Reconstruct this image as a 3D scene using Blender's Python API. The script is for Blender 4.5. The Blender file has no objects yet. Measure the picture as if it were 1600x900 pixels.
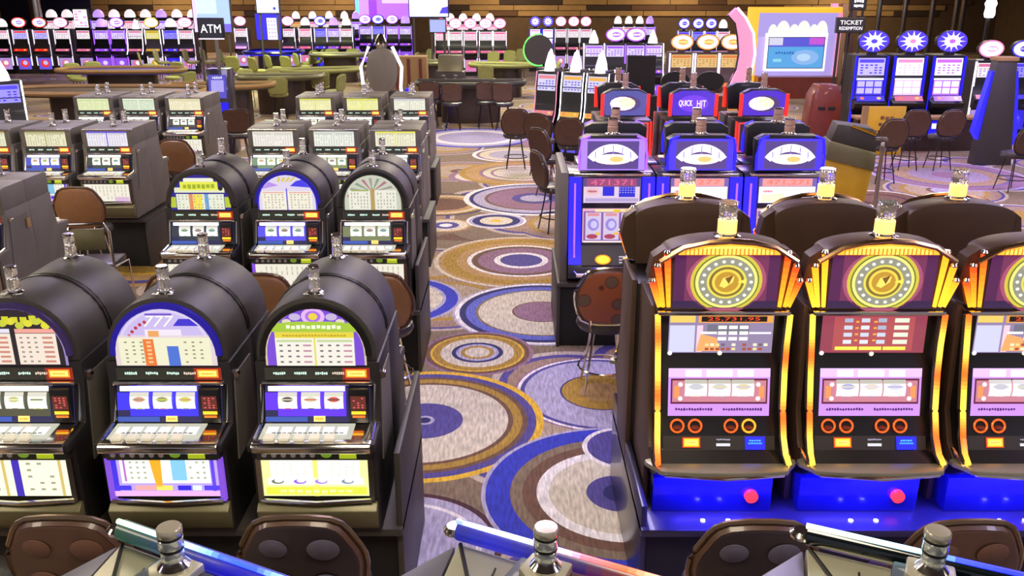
import bpy, bmesh, math, random
from mathutils import Vector, Matrix
R = math.radians
PI = math.pi
S = bpy.context.scene
COL = S.collection
rnd = random.Random(7)

# ---------------------------------------------------------------- camera
cam_d = bpy.data.cameras.new('camera')
cam = bpy.data.objects.new('camera', cam_d)
COL.objects.link(cam)
cam.location = (0, 0, 3.1)
cam.rotation_euler = (R(90 - 18.7), 0, 0)
cam_d.sensor_width = 36
cam_d.lens = 31.23
cam_d.clip_end = 200
S.camera = cam

# ---------------------------------------------------------------- world, exposure
S.view_settings.view_transform = 'Standard'
S.view_settings.look = 'None'
S.view_settings.gamma = 1
S.view_settings.exposure = 0.1
S.view_settings.use_curve_mapping = False
w = bpy.data.worlds.new('world')
S.world = w
w.use_nodes = True
w.node_tree.nodes['Background'].inputs[0].default_value = (0.75, 0.72, 0.85, 1)
w.node_tree.nodes['Background'].inputs[1].default_value = 0.35

# ---------------------------------------------------------------- ceiling downlights (the hall's lamps)
def area(name, loc, size, energy, color):
    d = bpy.data.lights.new(name, 'AREA')
    d.shape = 'SQUARE'
    d.size = size
    d.energy = energy
    d.color = color
    o = bpy.data.objects.new(name, d)
    o.location = loc
    COL.objects.link(o)
    return o
for ix in range(5):
    for iy in range(6):
        wx, wy = -11.2 + ix * 5.6, 1.6 + iy * 5.4
        warm = (1.0, 0.86, 0.66) if (ix + iy) % 3 and not (ix > 2 and iy % 2) else (0.72, 0.62, 1.0)
        area('ceiling_lamp_light', (wx, wy, 4.5), 1.6, 150 if iy < 4 else 120, warm)
# warm pools over the card tables, violet washes over the slot banks at the back
area('table_light', (-8.0, 28.5, 4.4), 1.8, 420, (0.88, 1.0, 0.45))
area('table_light', (-1.0, 26.5, 4.4), 1.5, 240, (0.95, 0.95, 0.6))
area('wash_light', (3.0, 16.5, 4.4), 1.2, 190, (0.6, 0.42, 1.0))
area('wash_light', (-12.0, 34.5, 4.4), 1.8, 330, (0.55, 0.35, 1.0))
for wx in (-16, -8, 0, 8, 16):  # warm fill lights added to brighten the dark back wall
    area('wall_fill_light', (wx, 43.2, 4.3), 1.2, 260, (1.0, 0.78, 0.5))
area('wash_light', (8.8, 14.5, 4.4), 1.2, 170, (0.6, 0.45, 1.0))

# ---------------------------------------------------------------- colours and materials
def srgb(c):
    if isinstance(c, str):
        c = [int(c[i:i + 2], 16) / 255 for i in (0, 2, 4)]
    return tuple((v / 12.92 if v <= 0.04045 else ((v + 0.055) / 1.055) ** 2.4) for v in c)
M = {}
def mat(name, col, rough=0.5, metal=0.0, coat=0.0, emit=None, es=1.0, noise=0.0, nscale=40, trans=0.0, bump=0.0):
    m = bpy.data.materials.new(name)
    m.use_nodes = True
    nt = m.node_tree
    b = nt.nodes['Principled BSDF']
    c = srgb(col)
    b.inputs['Base Color'].default_value = (*c, 1)
    b.inputs['Roughness'].default_value = rough
    b.inputs['Metallic'].default_value = metal
    b.inputs['Coat Weight'].default_value = coat
    b.inputs['Transmission Weight'].default_value = trans
    if emit:
        b.inputs['Emission Color'].default_value = (*srgb(emit), 1)
        b.inputs['Emission Strength'].default_value = es
    if noise or bump:
        tc = nt.nodes.new('ShaderNodeTexCoord')
        n = nt.nodes.new('ShaderNodeTexNoise')
        n.inputs['Scale'].default_value = nscale
        n.inputs['Detail'].default_value = 4
        nt.links.new(tc.outputs['Object'], n.inputs['Vector'])
        if noise:
            mx = nt.nodes.new('ShaderNodeMix')
            mx.data_type = 'RGBA'
            mx.inputs['A'].default_value = (*[v * (1 - noise) for v in c], 1)
            mx.inputs['B'].default_value = (*[min(1, v * (1 + noise)) for v in c], 1)
            nt.links.new(n.outputs['Fac'], mx.inputs['Factor'])
            nt.links.new(mx.outputs['Result'], b.inputs['Base Color'])
        if bump:
            bp = nt.nodes.new('ShaderNodeBump')
            bp.inputs['Strength'].default_value = bump
            bp.inputs['Distance'].default_value = 0.01
            nt.links.new(n.outputs['Fac'], bp.inputs['Height'])
            nt.links.new(bp.outputs['Normal'], b.inputs['Normal'])
    M[name] = m
    return m
def lit(name, strength, rough=0.25):
    """backlit print behind glass: colours come from the mesh's own printed colour attribute"""
    m = bpy.data.materials.new(name)
    m.use_nodes = True
    nt = m.node_tree
    b = nt.nodes['Principled BSDF']
    a = nt.nodes.new('ShaderNodeVertexColor')
    a.layer_name = 'Col'
    b.inputs['Base Color'].default_value = (0.03, 0.03, 0.03, 1)
    b.inputs['Roughness'].default_value = rough
    nt.links.new(a.outputs['Color'], b.inputs['Emission Color'])
    b.inputs['Emission Strength'].default_value = strength
    M[name] = m
lit('lit', 0.95)
lit('lit_bright', 1.9)
lit('lit_lamp', 4.0)
lit('lit_mid', 1.25)
lit('lit_dim', 0.5)
pm = bpy.data.materials.new('print')
pm.use_nodes = True
_a = pm.node_tree.nodes.new('ShaderNodeVertexColor')
_a.layer_name = 'Col'
pm.node_tree.links.new(_a.outputs['Color'], pm.node_tree.nodes['Principled BSDF'].inputs['Base Color'])
pm.node_tree.nodes['Principled BSDF'].inputs['Roughness'].default_value = 0.4
M['print'] = pm
mat('cab_grey', '6c675f', 0.5, 0.2, 0.0, noise=0.12, nscale=9)
mat('cab_dark', '3d3935', 0.5, 0.15, 0.0, noise=0.15, nscale=8)
mat('cab_brown', '4a3526', 0.5, 0.1, 0.0, noise=0.2, nscale=7)
mat('cab_olive', '6e6a4c', 0.4, 0.25, noise=0.15, nscale=8)
mat('cab_black', '211f1e', 0.5, 0.1)
mat('chair_rim', '7d6a55', 0.3, 0.8, noise=0.2, nscale=9)
mat('disc_plum', '5a5566', 0.5, noise=0.2, nscale=30)
mat('disc_brown', '6a4a3a', 0.5, noise=0.2, nscale=30)
mat('black', '0c0b0c', 0.45, 0.0, 0.1)
mat('kick', '070707', 0.7)
mat('chrome', 'd6d2cc', 0.14, 1.0)
mat('steel', 'a29d95', 0.28, 1.0, noise=0.1)
mat('bronze', 'a98860', 0.22, 1.0, noise=0.15, nscale=12)
mat('gold', 'd9a83a', 0.25, 1.0)
mat('clear', 'f4f2ea', 0.06, 0.0, trans=0.85)
mat('frost', 'f3efe4', 0.35, 0.0, trans=0.3, emit='fff0c8', es=0.12)
mat('frost_tan', 'c8a488', 0.4, 0.0, trans=0.2)
mat('candle_hot', 'fff0c0', 0.3, emit='ffa030', es=2.1)
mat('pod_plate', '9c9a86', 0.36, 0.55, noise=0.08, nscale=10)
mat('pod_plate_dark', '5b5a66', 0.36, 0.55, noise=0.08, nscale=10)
mat('leather_brown', '4d3325', 0.42, 0.0, 0.25, noise=0.3, nscale=14, bump=0.15)
mat('leather_tan', '7d5634', 0.45, 0.0, 0.2, noise=0.2, nscale=14, bump=0.15)
mat('leather_dark', '2c2327', 0.45, 0.0, 0.2, noise=0.25, nscale=14, bump=0.15)
mat('fabric_green', '8f9052', 0.7, noise=0.25, nscale=20)
mat('felt_olive', '4c4c30', 0.8, noise=0.2, nscale=30)
mat('wood_red', '6e2c1c', 0.4, 0.0, 0.3, noise=0.3, nscale=6)
mat('wood_dark', '33231a', 0.4, 0.0, 0.3, noise=0.3, nscale=6)
mat('yellow_board', 'caa01e', 0.5, noise=0.15, nscale=6)
mat('blue_led', '0a0a60', 0.4, emit='1a14ff', es=3.0)
mat('blue_glow', '0a0a50', 0.35, emit='2018ff', es=1.1)
mat('violet_led', '301060', 0.4, emit='8a4dff', es=2.2)
mat('white_led', 'ffffff', 0.4, emit='f4f0ff', es=4.0)
mat('pink_led', 'a06080', 0.4, emit='ff9cc0', es=0.8)
mat('red_led', '601010', 0.4, emit='ff2418', es=1.8)
mat('gold_led', 'c08020', 0.4, emit='ffa62c', es=1.25)
mat('green_led', '204020', 0.4, emit='60ff60', es=2.0)
mat('wall_paint', '5a4630', 0.8, noise=0.3, nscale=2.5)
mat('ceiling_paint', '4a4038', 0.9)
mat('lamp_diffuser', 'ffffff', 0.5, emit='ffe8c8', es=2.0)

# chair-back fabric: dark upholstery with woven discs
def fabric(name, base, disc, scale):
    m = bpy.data.materials.new(name)
    m.use_nodes = True
    nt = m.node_tree
    b = nt.nodes['Principled BSDF']
    tc = nt.nodes.new('ShaderNodeTexCoord')
    mp = nt.nodes.new('ShaderNodeMapping')
    mp.inputs['Scale'].default_value = (1, 0.0, 1)
    v = nt.nodes.new('ShaderNodeTexVoronoi')
    v.inputs['Scale'].default_value = scale
    v.inputs['Randomness'].default_value = 0.55
    cr = nt.nodes.new('ShaderNodeValToRGB')
    cr.color_ramp.interpolation = 'CONSTANT'
    e = cr.color_ramp.elements
    e[0].color = (*srgb(disc), 1)
    e[1].position = 0.34
    e[1].color = (*[x * 0.35 for x in srgb(base)], 1)
    k = e.new(0.40)
    k.color = (*srgb(base), 1)
    nt.links.new(tc.outputs['Object'], mp.inputs['Vector'])
    nt.links.new(mp.outputs['Vector'], v.inputs['Vector'])
    nt.links.new(v.outputs['Distance'], cr.inputs['Fac'])
    nt.links.new(cr.outputs['Color'], b.inputs['Base Color'])
    b.inputs['Roughness'].default_value = 0.5
    b.inputs['Coat Weight'].default_value = 0.15
    M[name] = m
fabric('fab_plum', '332c34', '57526a', 5.6)
fabric('fab_brown', '452a20', '6c4836', 5.6)
fabric('fab_rust', '8a4a26', '5e4a3a', 7.5)

# ---------------------------------------------------------------- mesh helpers
_kids = {}
def adopt(o, parent):
    o.parent = parent
    _kids.setdefault(parent.name, []).append(o)
def KIDS(o):
    return _kids.get(o.name, [])
class MB:
    def __init__(s):
        s.v, s.f, s.c = [], [], []
        s.cur = (1, 1, 1)
    def add(s, vs, fs, col=None):
        n = len(s.v)
        s.v += [tuple(v) for v in vs]
        for f in fs:
            s.f.append(tuple(i + n for i in f))
            s.c.append(col or s.cur)
        return s
    def box(s, x0, x1, y0, y1, z0, z1):
        return s.add([(x0, y0, z0), (x1, y0, z0), (x1, y1, z0), (x0, y1, z0), (x0, y0, z1), (x1, y0, z1), (x1, y1, z1), (x0, y1, z1)],
                     [(0, 3, 2, 1), (4, 5, 6, 7), (0, 1, 5, 4), (1, 2, 6, 5), (2, 3, 7, 6), (3, 0, 4, 7)])
    def prism(s, pts, axis, a0, a1):
        """extrude a 2D outline. axis 'x': pts are (y,z); 'y': pts are (x,z); 'z': pts are (x,y)"""
        n = len(pts)
        def P(p, a):
            return (a, p[0], p[1]) if axis == 'x' else (p[0], a, p[1]) if axis == 'y' else (p[0], p[1], a)
        vs = [P(p, a0) for p in pts] + [P(p, a1) for p in pts]
        fs = [tuple(range(n - 1, -1, -1)), tuple(range(n, 2 * n))]
        fs += [(i, (i + 1) % n, n + (i + 1) % n, n + i) for i in range(n)]
        return s.add(vs, fs)
    def tube(s, pts, r, n=8, closed=False, taper=None):
        pts = [Vector(p) for p in pts]
        m = len(pts)
        vs, fs = [], []
        up = Vector((0, 0, 1))
        for i, p in enumerate(pts):
            a = pts[(i - 1) % m] if (closed or i > 0) else p
            b = pts[(i + 1) % m] if (closed or i < m - 1) else p
            d = (b - a).normalized()
            ref = up if abs(d.z) < 0.95 else Vector((1, 0, 0))
            q = d.cross(ref).normalized()
            t = q.cross(d)
            rr = taper[i] if taper else r
            for k in range(n):
                an = 2 * PI * k / n
                vs.append(p + q * math.cos(an) * rr + t * math.sin(an) * rr)
        segs = m if closed else m - 1
        for i in range(segs):
            for k in range(n):
                j = (i + 1) % m
                fs.append((i * n + k, i * n + (k + 1) % n, j * n + (k + 1) % n, j * n + k))
        if not closed:
            fs.append(tuple(range(n - 1, -1, -1)))
            fs.append(tuple((m - 1) * n + k for k in range(n)))
        return s.add(vs, fs)
    def lathe(s, prof, n=16, c=(0, 0, 0)):
        vs, fs = [], []
        for r, z in prof:
            for k in range(n):
                a = 2 * PI * k / n
                vs.append((c[0] + r * math.cos(a), c[1] + r * math.sin(a), c[2] + z))
        for i in range(len(prof) - 1):
            for k in range(n):
                fs.append((i * n + k, i * n + (k + 1) % n, (i + 1) * n + (k + 1) % n, (i + 1) * n + k))
        fs.append(tuple(range(n - 1, -1, -1)))
        fs.append(tuple((len(prof) - 1) * n + k for k in range(n)))
        return s.add(vs, fs)
    def discy(s, c, r, d, n=16):
        """short cylinder whose axis is y, from c.y to c.y+d"""
        pts = [(c[0] + r * math.cos(2 * PI * k / n), c[2] + r * math.sin(2 * PI * k / n)) for k in range(n)]
        return s.prism(pts, 'y', c[1], c[1] + d)
    def build(s, name, material, parent=None, bevel=0.0, smooth=True, label=None, segs=2):
        me = bpy.data.meshes.new(name)
        me.from_pydata(s.v, [], s.f)
        if bevel or True:
            bm = bmesh.new()
            bm.from_mesh(me)
            bmesh.ops.recalc_face_normals(bm, faces=bm.faces)
            if bevel:
                ed = [e for e in bm.edges if len(e.link_faces) == 2 and e.calc_face_angle(0) > R(30)]
                bmesh.ops.bevel(bm, geom=ed, offset=bevel, segments=segs, profile=0.5, affect='EDGES', clamp_overlap=True)
            bm.to_mesh(me)
            bm.free()
        me.materials.append(M[material])
        if smooth:
            for p in me.polygons:
                p.use_smooth = True
            try:
                me.set_sharp_from_angle(angle=R(38))
            except Exception:
                pass
        o = bpy.data.objects.new(name, me)
        COL.objects.link(o)
        if parent:
            adopt(o, parent)
        if label:
            o['label'] = label
        return o

_font = {}
def glyph_mesh(t):
    if t not in _font:
        cu = bpy.data.curves.new('t', 'FONT')
        cu.body = t
        cu.resolution_u = 2
        o = bpy.data.objects.new('t', cu)
        me = bpy.data.meshes.new_from_object(o)
        vs = [(v.co.x, v.co.y) for v in me.vertices]
        fs = [tuple(p.vertices) for p in me.polygons]
        xs = [a for a, b in vs]
        ys = [b for a, b in vs]
        bb = (min(xs), max(xs), min(ys), max(ys))
        _font[t] = (vs, fs, bb)
        bpy.data.objects.remove(o)
        bpy.data.curves.remove(cu)
        bpy.data.meshes.remove(me)
    return _font[t]

class Print:
    """flat printed artwork on a panel: origin at the panel centre, u to the right, v up"""
    def __init__(s, o, r=(1, 0, 0), u=(0, 0, 1)):
        s.o, s.r, s.u = Vector(o), Vector(r).normalized(), Vector(u).normalized()
        s.n = s.r.cross(s.u)
        s.v, s.f, s.c = [], [], []
        s.k = 0
    def P(s, u, v, l):
        return tuple(s.o + s.r * u + s.u * v + s.n * (0.0012 * l))
    def poly(s, pts, col, l=0):
        n = len(s.v)
        s.v += [s.P(a, b, l) for a, b in pts]
        s.f.append(tuple(range(n, n + len(pts))))
        s.c.append(srgb(col))
        return s
    def rect(s, u0, u1, v0, v1, col, l=0):
        return s.poly([(u0, v0), (u1, v0), (u1, v1), (u0, v1)], col, l)
    def disc(s, cu, cv, ru, rv, col, l=0, n=24, a0=0, a1=360):
        full = (a1 - a0) >= 360
        pts = [(cu + ru * math.cos(R(a0 + (a1 - a0) * k / n)), cv + rv * math.sin(R(a0 + (a1 - a0) * k / n))) for k in range(n if full else n + 1)]
        return s.poly(pts, col, l)
    def ring(s, cu, cv, r0, r1, col, l=0, n=28, a0=0, a1=360, sy=1.0):
        for k in range(n):
            a, b = R(a0 + (a1 - a0) * k / n), R(a0 + (a1 - a0) * (k + 1) / n)
            s.poly([(cu + r0 * math.cos(a), cv + sy * r0 * math.sin(a)), (cu + r1 * math.cos(a), cv + sy * r1 * math.sin(a)),
                    (cu + r1 * math.cos(b), cv + sy * r1 * math.sin(b)), (cu + r0 * math.cos(b), cv + sy * r0 * math.sin(b))], col, l)
        return s
    def grid(s, u0, u1, v0, v1, nu, nv, col, l=1, fu=0.55, fv=0.5, skip=0.0, cols=None):
        du, dv = (u1 - u0) / nu, (v1 - v0) / nv
        for i in range(nu):
            for j in range(nv):
                if rnd.random() < skip:
                    continue
                c = rnd.choice(cols) if cols else col
                a, b = u0 + (i + 0.5) * du, v0 + (j + 0.5) * dv
                s.rect(a - du * fu / 2, a + du * fu / 2, b - dv * fv / 2, b + dv * fv / 2, c, l)
        return s
    def marks(s, u0, u1, v0, v1, n, col, l=2):
        """a line of writing too small to read: n letter-sized strokes"""
        d = (u1 - u0) / n
        h = v1 - v0
        for i in range(n):
            a = u0 + i * d
            g = rnd.uniform(0.0, 0.25) * h
            s.rect(a + d * 0.1, a + d * 0.85, v0 + g, v1 - rnd.uniform(0.0, 0.25) * h, col, l)
        return s
    def text(s, t, cu, cv, wd, ht, col, l=2, shear=0.0):
        vs, fs, bb = glyph_mesh(t)
        sx, sy = wd / (bb[1] - bb[0]), ht / (bb[3] - bb[2])
        mx, my = (bb[0] + bb[1]) / 2, (bb[2] + bb[3]) / 2
        n = len(s.v)
        s.v += [s.P(cu + (a - mx) * sx + shear * (b - my) * sy, cv + (b - my) * sy, l) for a, b in vs]
        for f in fs:
            s.f.append(tuple(i + n for i in f))
            s.c.append(srgb(col))
        return s
    def build(s, name, material, parent=None, label=None):
        me = bpy.data.meshes.new(name)
        me.from_pydata(s.v, [], s.f)
        at_ = me.attributes.new('Col', 'BYTE_COLOR', 'CORNER')
        data = []
        for f, c in zip(s.f, s.c):
            for _ in f:
                data += [*c, 1.0]
        at_.data.foreach_set('color', data)
        me.materials.append(M[material])
        o = bpy.data.objects.new(name, me)
        COL.objects.link(o)
        if parent:
            adopt(o, parent)
        if label:
            o['label'] = label
        return o

def thing(name, label, cat, loc=(0, 0, 0), rz=0.0, group=None):
    o = bpy.data.objects.new(name, None)
    COL.objects.link(o)
    o.location = loc
    o.rotation_euler = (0, 0, rz)
    o.empty_display_size = 0.1
    o['label'] = label
    o['category'] = cat
    if group:
        o['group'] = group
    return o
def tag(o, label, cat, group=None):
    o['label'] = label
    o['category'] = cat
    if group:
        o['group'] = group
    return o
def struct(o):
    o['kind'] = 'structure'
    return o
def dup(root, loc, rz=0.0, label=None, group=None, scale=None):
    c = root.copy()
    COL.objects.link(c)
    c.location = loc
    c.rotation_euler = (0, 0, rz)
    if label:
        c['label'] = label
    if group:
        c['group'] = group
    if scale:
        c.scale = scale
    for ch in KIDS(root):
        d = ch.copy()
        COL.objects.link(d)
        d.parent = c
        for g in KIDS(ch):
            h = g.copy()
            COL.objects.link(h)
            h.parent = d
    return c

# ground and height look-ups from the survey of the room (camera at 3.1 m, 18.7 degrees down)
_f, _t = 1388.0, R(18.7)
_c, _s = math.cos(_t), math.sin(_t)
_yh = 450 - _f * math.tan(_t)
def at(px, py, h=0.0):
    k = (py - _yh) * _c / _f
    zc = (3.1 - h) / k
    return ((px - 800) * zc / _f, (zc - (3.1 - h) * _s) / _c)
def zat(py, Y):
    k = (py - _yh) * _c / _f
    return 3.1 - k * (Y * _c) / (1 - _s * k)
def xat(px, py, Y):
    k = (py - _yh) * _c / _f
    return (px - 800) * (Y * _c) / (1 - _s * k) / _f
mat('cab_blueblack', '26243a', 0.3, 0.2, 0.3)
mat('kiosk_lilac', 'b8b0e0', 0.5, emit='a098e8', es=0.5)
mat('pink_edge', 'ffd0e0', 0.4, emit='ffd8e8', es=1.6)
mat('table_violet', '4a3a90', 0.7)

mat('rim_blue', '241c90', 0.35, 0.1, emit='2a20d0', es=0.25)
mat('rim_purple', '2c2048', 0.35, 0.1, emit='8060c0', es=0.08)
lit('lit_strip', 2.3)
mat('rim_lilac', '5a3aa0', 0.3, emit='9a60ff', es=0.6)
# ================================================================ the room
fm = bpy.data.materials.new('carpet')
fm.use_nodes = True
nt = fm.node_tree
N, L = nt.nodes, nt.links
bs = N['Principled BSDF']
bs.inputs['Roughness'].default_value = 0.85
tc = N.new('ShaderNodeTexCoord')
sep = N.new('ShaderNodeSeparateXYZ')
L.new(tc.outputs['Object'], sep.inputs[0])
flat = N.new('ShaderNodeCombineXYZ')
L.new(sep.outputs[0], flat.inputs[0])
L.new(sep.outputs[1], flat.inputs[1])
def ramp(stops):
    cr = N.new('ShaderNodeValToRGB')
    cr.color_ramp.interpolation = 'CONSTANT'
    el = cr.color_ramp.elements
    el[0].position, el[0].color = stops[0][0], (*srgb(stops[0][1]), 1)
    el[1].position, el[1].color = stops[1][0], (*srgb(stops[1][1]), 1)
    for p, c in stops[2:]:
        e = el.new(p)
        e.color = (*srgb(c), 1)
    return cr
CREAM, TAUPE, BROWN, GOLD, YEL, BLUE, NAVY, PURP, LAV, WHITE, MAUVE, TAN, MAR = 'cdc4ac', '7d6b54', '6b4c38', 'a5832e', 'dcb12c', '2b35b0', '20205e', '4d4488', 'aaa4bc', 'e6e2dc', '8d6a80', 'b18d58', '452028'
# far field of the pattern: rings around scattered centres
vor = N.new('ShaderNodeTexVoronoi')
vor.inputs['Scale'].default_value = 0.62
vor.inputs['Randomness'].default_value = 0.75
L.new(flat.outputs[0], vor.inputs['Vector'])
vr = ramp([(0, MAUVE), (0.10, LAV), (0.17, BROWN), (0.20, 'a8957c'), (0.38, GOLD), (0.42, '9a7f6a'), (0.52, PURP), (0.55, 'b8a898'), (0.58, TAUPE), (0.8, BROWN)])
L.new(vor.outputs['Distance'], vr.inputs['Fac'])
cur = vr.outputs['Color']
CIRC = [
 (5.72, 13.4, 0.72, [(0, BROWN), (.45, MAR), (.55, BROWN), (.86, WHITE), (.92, TAUPE)]),
 (7.6, 15.3, 1.3, [(0, MAUVE), (.2, '9a8a9c'), (.5, '9c8060'), (.7, '6c5c84'), (.76, MAUVE), (.95, LAV)]),
 (4.6, 11.2, 0.9, [(0, GOLD), (.3, BROWN), (.7, LAV), (.9, PURP)]),
 (-0.83, 19.4, 1.3, [(0, LAV), (.6, WHITE), (.75, LAV), (.9, BLUE)]),
 (1.1, 18.6, 0.9, [(0, CREAM), (.5, TAN), (.8, MAUVE)]),
 (-4.26, 10.3, 1.1, [(0, TAN), (.3, GOLD), (.55, YEL), (.62, TAN), (.8, PURP), (.9, TAN)]),
 (-1.56, 10.4, 0.55, [(0, BROWN), (.6, GOLD), (.9, CREAM)]),
 (-0.55, 15.2, 0.55, [(0, TAN), (.4, CREAM), (.8, MAUVE)]),
 (0.02, 17.3, 0.8, [(0, LAV), (.6, CREAM), (.82, MAUVE), (.9, WHITE)]),
 (0.17, 15.5, 1.1, [(0, CREAM), (.45, MAUVE), (.5, CREAM), (.62, MAUVE), (.68, TAN), (.9, GOLD)]),
 (-1.05, 13.1, 0.72, [(0, BROWN), (.55, TAN), (.72, CREAM), (.82, GOLD), (.92, NAVY)]),
 (0.35, 13.5, 1.1, [(0, LAV), (.2, PURP), (.32, MAUVE), (.66, BROWN), (.7, LAV), (.86, NAVY), (.92, WHITE)]),
 (-0.91, 11.85, 0.36, [(0, WHITE), (.25, PURP), (.5, CREAM), (.85, TAN)]),
 (-0.22, 12.1, 0.42, [(0, YEL), (.18, CREAM), (.55, NAVY), (.8, LAV), (.92, WHITE)]),
 (0.11, 10.2, 1.04, [(0, PURP), (.24, WHITE), (.31, MAUVE), (.5, BROWN), (.57, WHITE), (.62, TAN), (.74, GOLD), (.9, TAN), (.95, CREAM)]),
 (-1.31, 8.78, 0.78, [(0, CREAM), (.18, TAN), (.22, CREAM), (.74, LAV), (.79, BLUE), (.95, LAV)]),
 (0.30, 8.42, 0.90, [(0, MAUVE), (.31, BROWN), (.33, CREAM), (.71, TAUPE), (.74, '5a62b8'), (.85, NAVY), (.92, WHITE), (.97, LAV)]),
 (-0.31, 7.36, 0.50, [(0, CREAM), (.22, GOLD), (.30, LAV), (.38, NAVY), (.46, CREAM), (.66, GOLD), (.80, YEL), (.84, BROWN), (.93, MAUVE)]),
 (0.72, 6.54, 0.70, [(0, TAN), (.25, GOLD), (.45, NAVY), (.47, LAV), (.88, PURP), (.93, WHITE), (.97, MAUVE)]),
 (-0.66, 6.04, 0.90, [(0, NAVY), (.05, LAV), (.08, PURP), (.32, CREAM), (.70, BROWN), (.74, GOLD), (.82, BROWN), (.86, PURP), (.935, YEL)]),
 (-0.66, 4.42, 0.60, [(0, LAV), (.75, WHITE), (.8, LAV), (.93, MAR)]),
 (0.70, 5.02, 0.90, [(0, NAVY), (.12, PURP), (.24, CREAM), (.51, WHITE), (.60, BROWN), (.70, TAUPE), (.79, BLUE), (.965, LAV)]),
 (0.80, 5.62, 0.30, [(0, PURP), (.88, WHITE)]),
]
for cx, cy, r, st in CIRC:
    d = N.new('ShaderNodeVectorMath')
    d.operation = 'DISTANCE'
    L.new(flat.outputs[0], d.inputs[0])
    d.inputs[1].default_value = (cx, cy, 0)
    m1 = N.new('ShaderNodeMath')
    m1.operation = 'DIVIDE'
    L.new(d.outputs['Value'], m1.inputs[0])
    m1.inputs[1].default_value = r
    cr = ramp(st)
    L.new(m1.outputs[0], cr.inputs['Fac'])
    lt = N.new('ShaderNodeMath')
    lt.operation = 'LESS_THAN'
    L.new(m1.outputs[0], lt.inputs[0])
    lt.inputs[1].default_value = 1.0
    mx = N.new('ShaderNodeMix')
    mx.data_type = 'RGBA'
    L.new(lt.outputs[0], mx.inputs['Factor'])
    L.new(cur, mx.inputs['A'])
    L.new(cr.outputs['Color'], mx.inputs['B'])
    cur = mx.outputs['Result']
# woven streaks running down the hall
mp = N.new('ShaderNodeMapping')
mp.inputs['Scale'].default_value = (55, 9, 1)
L.new(flat.outputs[0], mp.inputs['Vector'])
ns = N.new('ShaderNodeTexNoise')
ns.inputs['Scale'].default_value = 1.0
ns.inputs['Detail'].default_value = 3
L.new(mp.outputs[0], ns.inputs['Vector'])
rr = N.new('ShaderNodeMapRange')
rr.inputs['From Min'].default_value = 0.3
rr.inputs['From Max'].default_value = 0.7
rr.inputs['To Min'].default_value = 0.62
rr.inputs['To Max'].default_value = 1.2
L.new(ns.outputs['Fac'], rr.inputs['Value'])
sc = N.new('ShaderNodeVectorMath')
sc.operation = 'SCALE'
L.new(cur, sc.inputs[0])
L.new(rr.outputs[0], sc.inputs['Scale'])
L.new(sc.outputs[0], bs.inputs['Base Color'])
bp = N.new('ShaderNodeBump')
bp.inputs['Strength'].default_value = 0.25
bp.inputs['Distance'].default_value = 0.005
L.new(ns.outputs['Fac'], bp.inputs['Height'])
L.new(bp.outputs[0], bs.inputs['Normal'])
M['carpet'] = fm

struct(MB().box(-24, 24, -3, 46, -0.1, 0).build('floor', 'carpet', smooth=False))
struct(MB().box(-24, 24, -3, 46, 4.75, 4.85).build('ceiling', 'ceiling_paint', smooth=False))
# back wall: ledger-stone strips in browns, built strip by strip where it shows
struct(MB().box(-24, 24, 46, 46.2, 0, 4.75).build('wall_back', 'wall_paint', smooth=False))
struct(MB().box(-24.2, -24, -3, 46, 0, 4.75).build('wall_left', 'wall_paint', smooth=False))
struct(MB().box(24, 24.2, -3, 46, 0, 4.75).build('wall_right', 'wall_paint', smooth=False))
mat('strip_tan', '9a7a4c', 0.8, noise=0.2, nscale=3)
mat('strip_brown', '5c3f2a', 0.8, noise=0.2, nscale=3)
mat('strip_dark', '38281f', 0.8, noise=0.2, nscale=3)
wall = bpy.data.objects['wall_back']
_strip = {}
for row in range(5):
    x = -23.5
    z0 = 1.75 + row * 0.27
    while x < 21.0:
        wd = rnd.choice([1.4, 2.2, 3.1])
        mname = rnd.choice(['strip_tan', 'strip_tan', 'strip_brown', 'strip_tan', 'strip_dark'])
        key = (wd, mname)
        if key not in _strip:
            o = MB().box(0, wd - 0.03, -0.09, 0, 0, 0.245).build('wall_strip', mname, wall, bevel=0.01, segs=1)
            _strip[key] = o
        else:
            o = _strip[key].copy()
            COL.objects.link(o)
            adopt(o, wall)
        o.location = (x, 46 - 0.001 + rnd.uniform(-0.0, 0.03), z0)
        x += wd
# ceiling lamp panels above the area lights
cl = bpy.data.objects['ceiling']
first = None
for ix in range(5):
    for iy in range(6):
        if first is None:
            first = MB().box(-0.6, 0.6, -0.6, 0.6, 0, 0.05).build('lamp_panel', 'lamp_diffuser', cl, smooth=False)
            o = first
        else:
            o = first.copy()
            COL.objects.link(o)
            adopt(o, cl)
        o.location = (-11.2 + ix * 5.6, 1.6 + iy * 5.4, 4.7)
# ================================================================ slot machine families
class Reel(Print):
    def P(s, u, v, l):
        rr = 0.09
        b = math.sqrt(max(0.0, rr * rr - v * v)) - rr
        return tuple(s.o + s.r * u + s.u * v + s.n * (b + 0.0012 * l))
def reel(parent, x, y, z, wd, ht, sym, matn='lit', base='f2f0e6', n=0, ):
    p = Reel((x, y, z))
    for i in range(6):
        a = -ht / 2 + ht * i / 6
        p.rect(-wd / 2, wd / 2, a, a + ht / 6, base if 0 < i < 5 else 'c9c6b8')
    for k, v in enumerate((-0.28, 0.22)):
        c = sym[(n + k) % len(sym)]
        p.disc(0, v * ht, wd * 0.3, ht * 0.11, c, 1, 10)
        p.rect(-wd * 0.34, wd * 0.34, v * ht - ht * 0.025, v * ht + ht * 0.025, sym[(n + k + 1) % len(sym)], 2)
    return p.build('reel', matn, parent)

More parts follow.
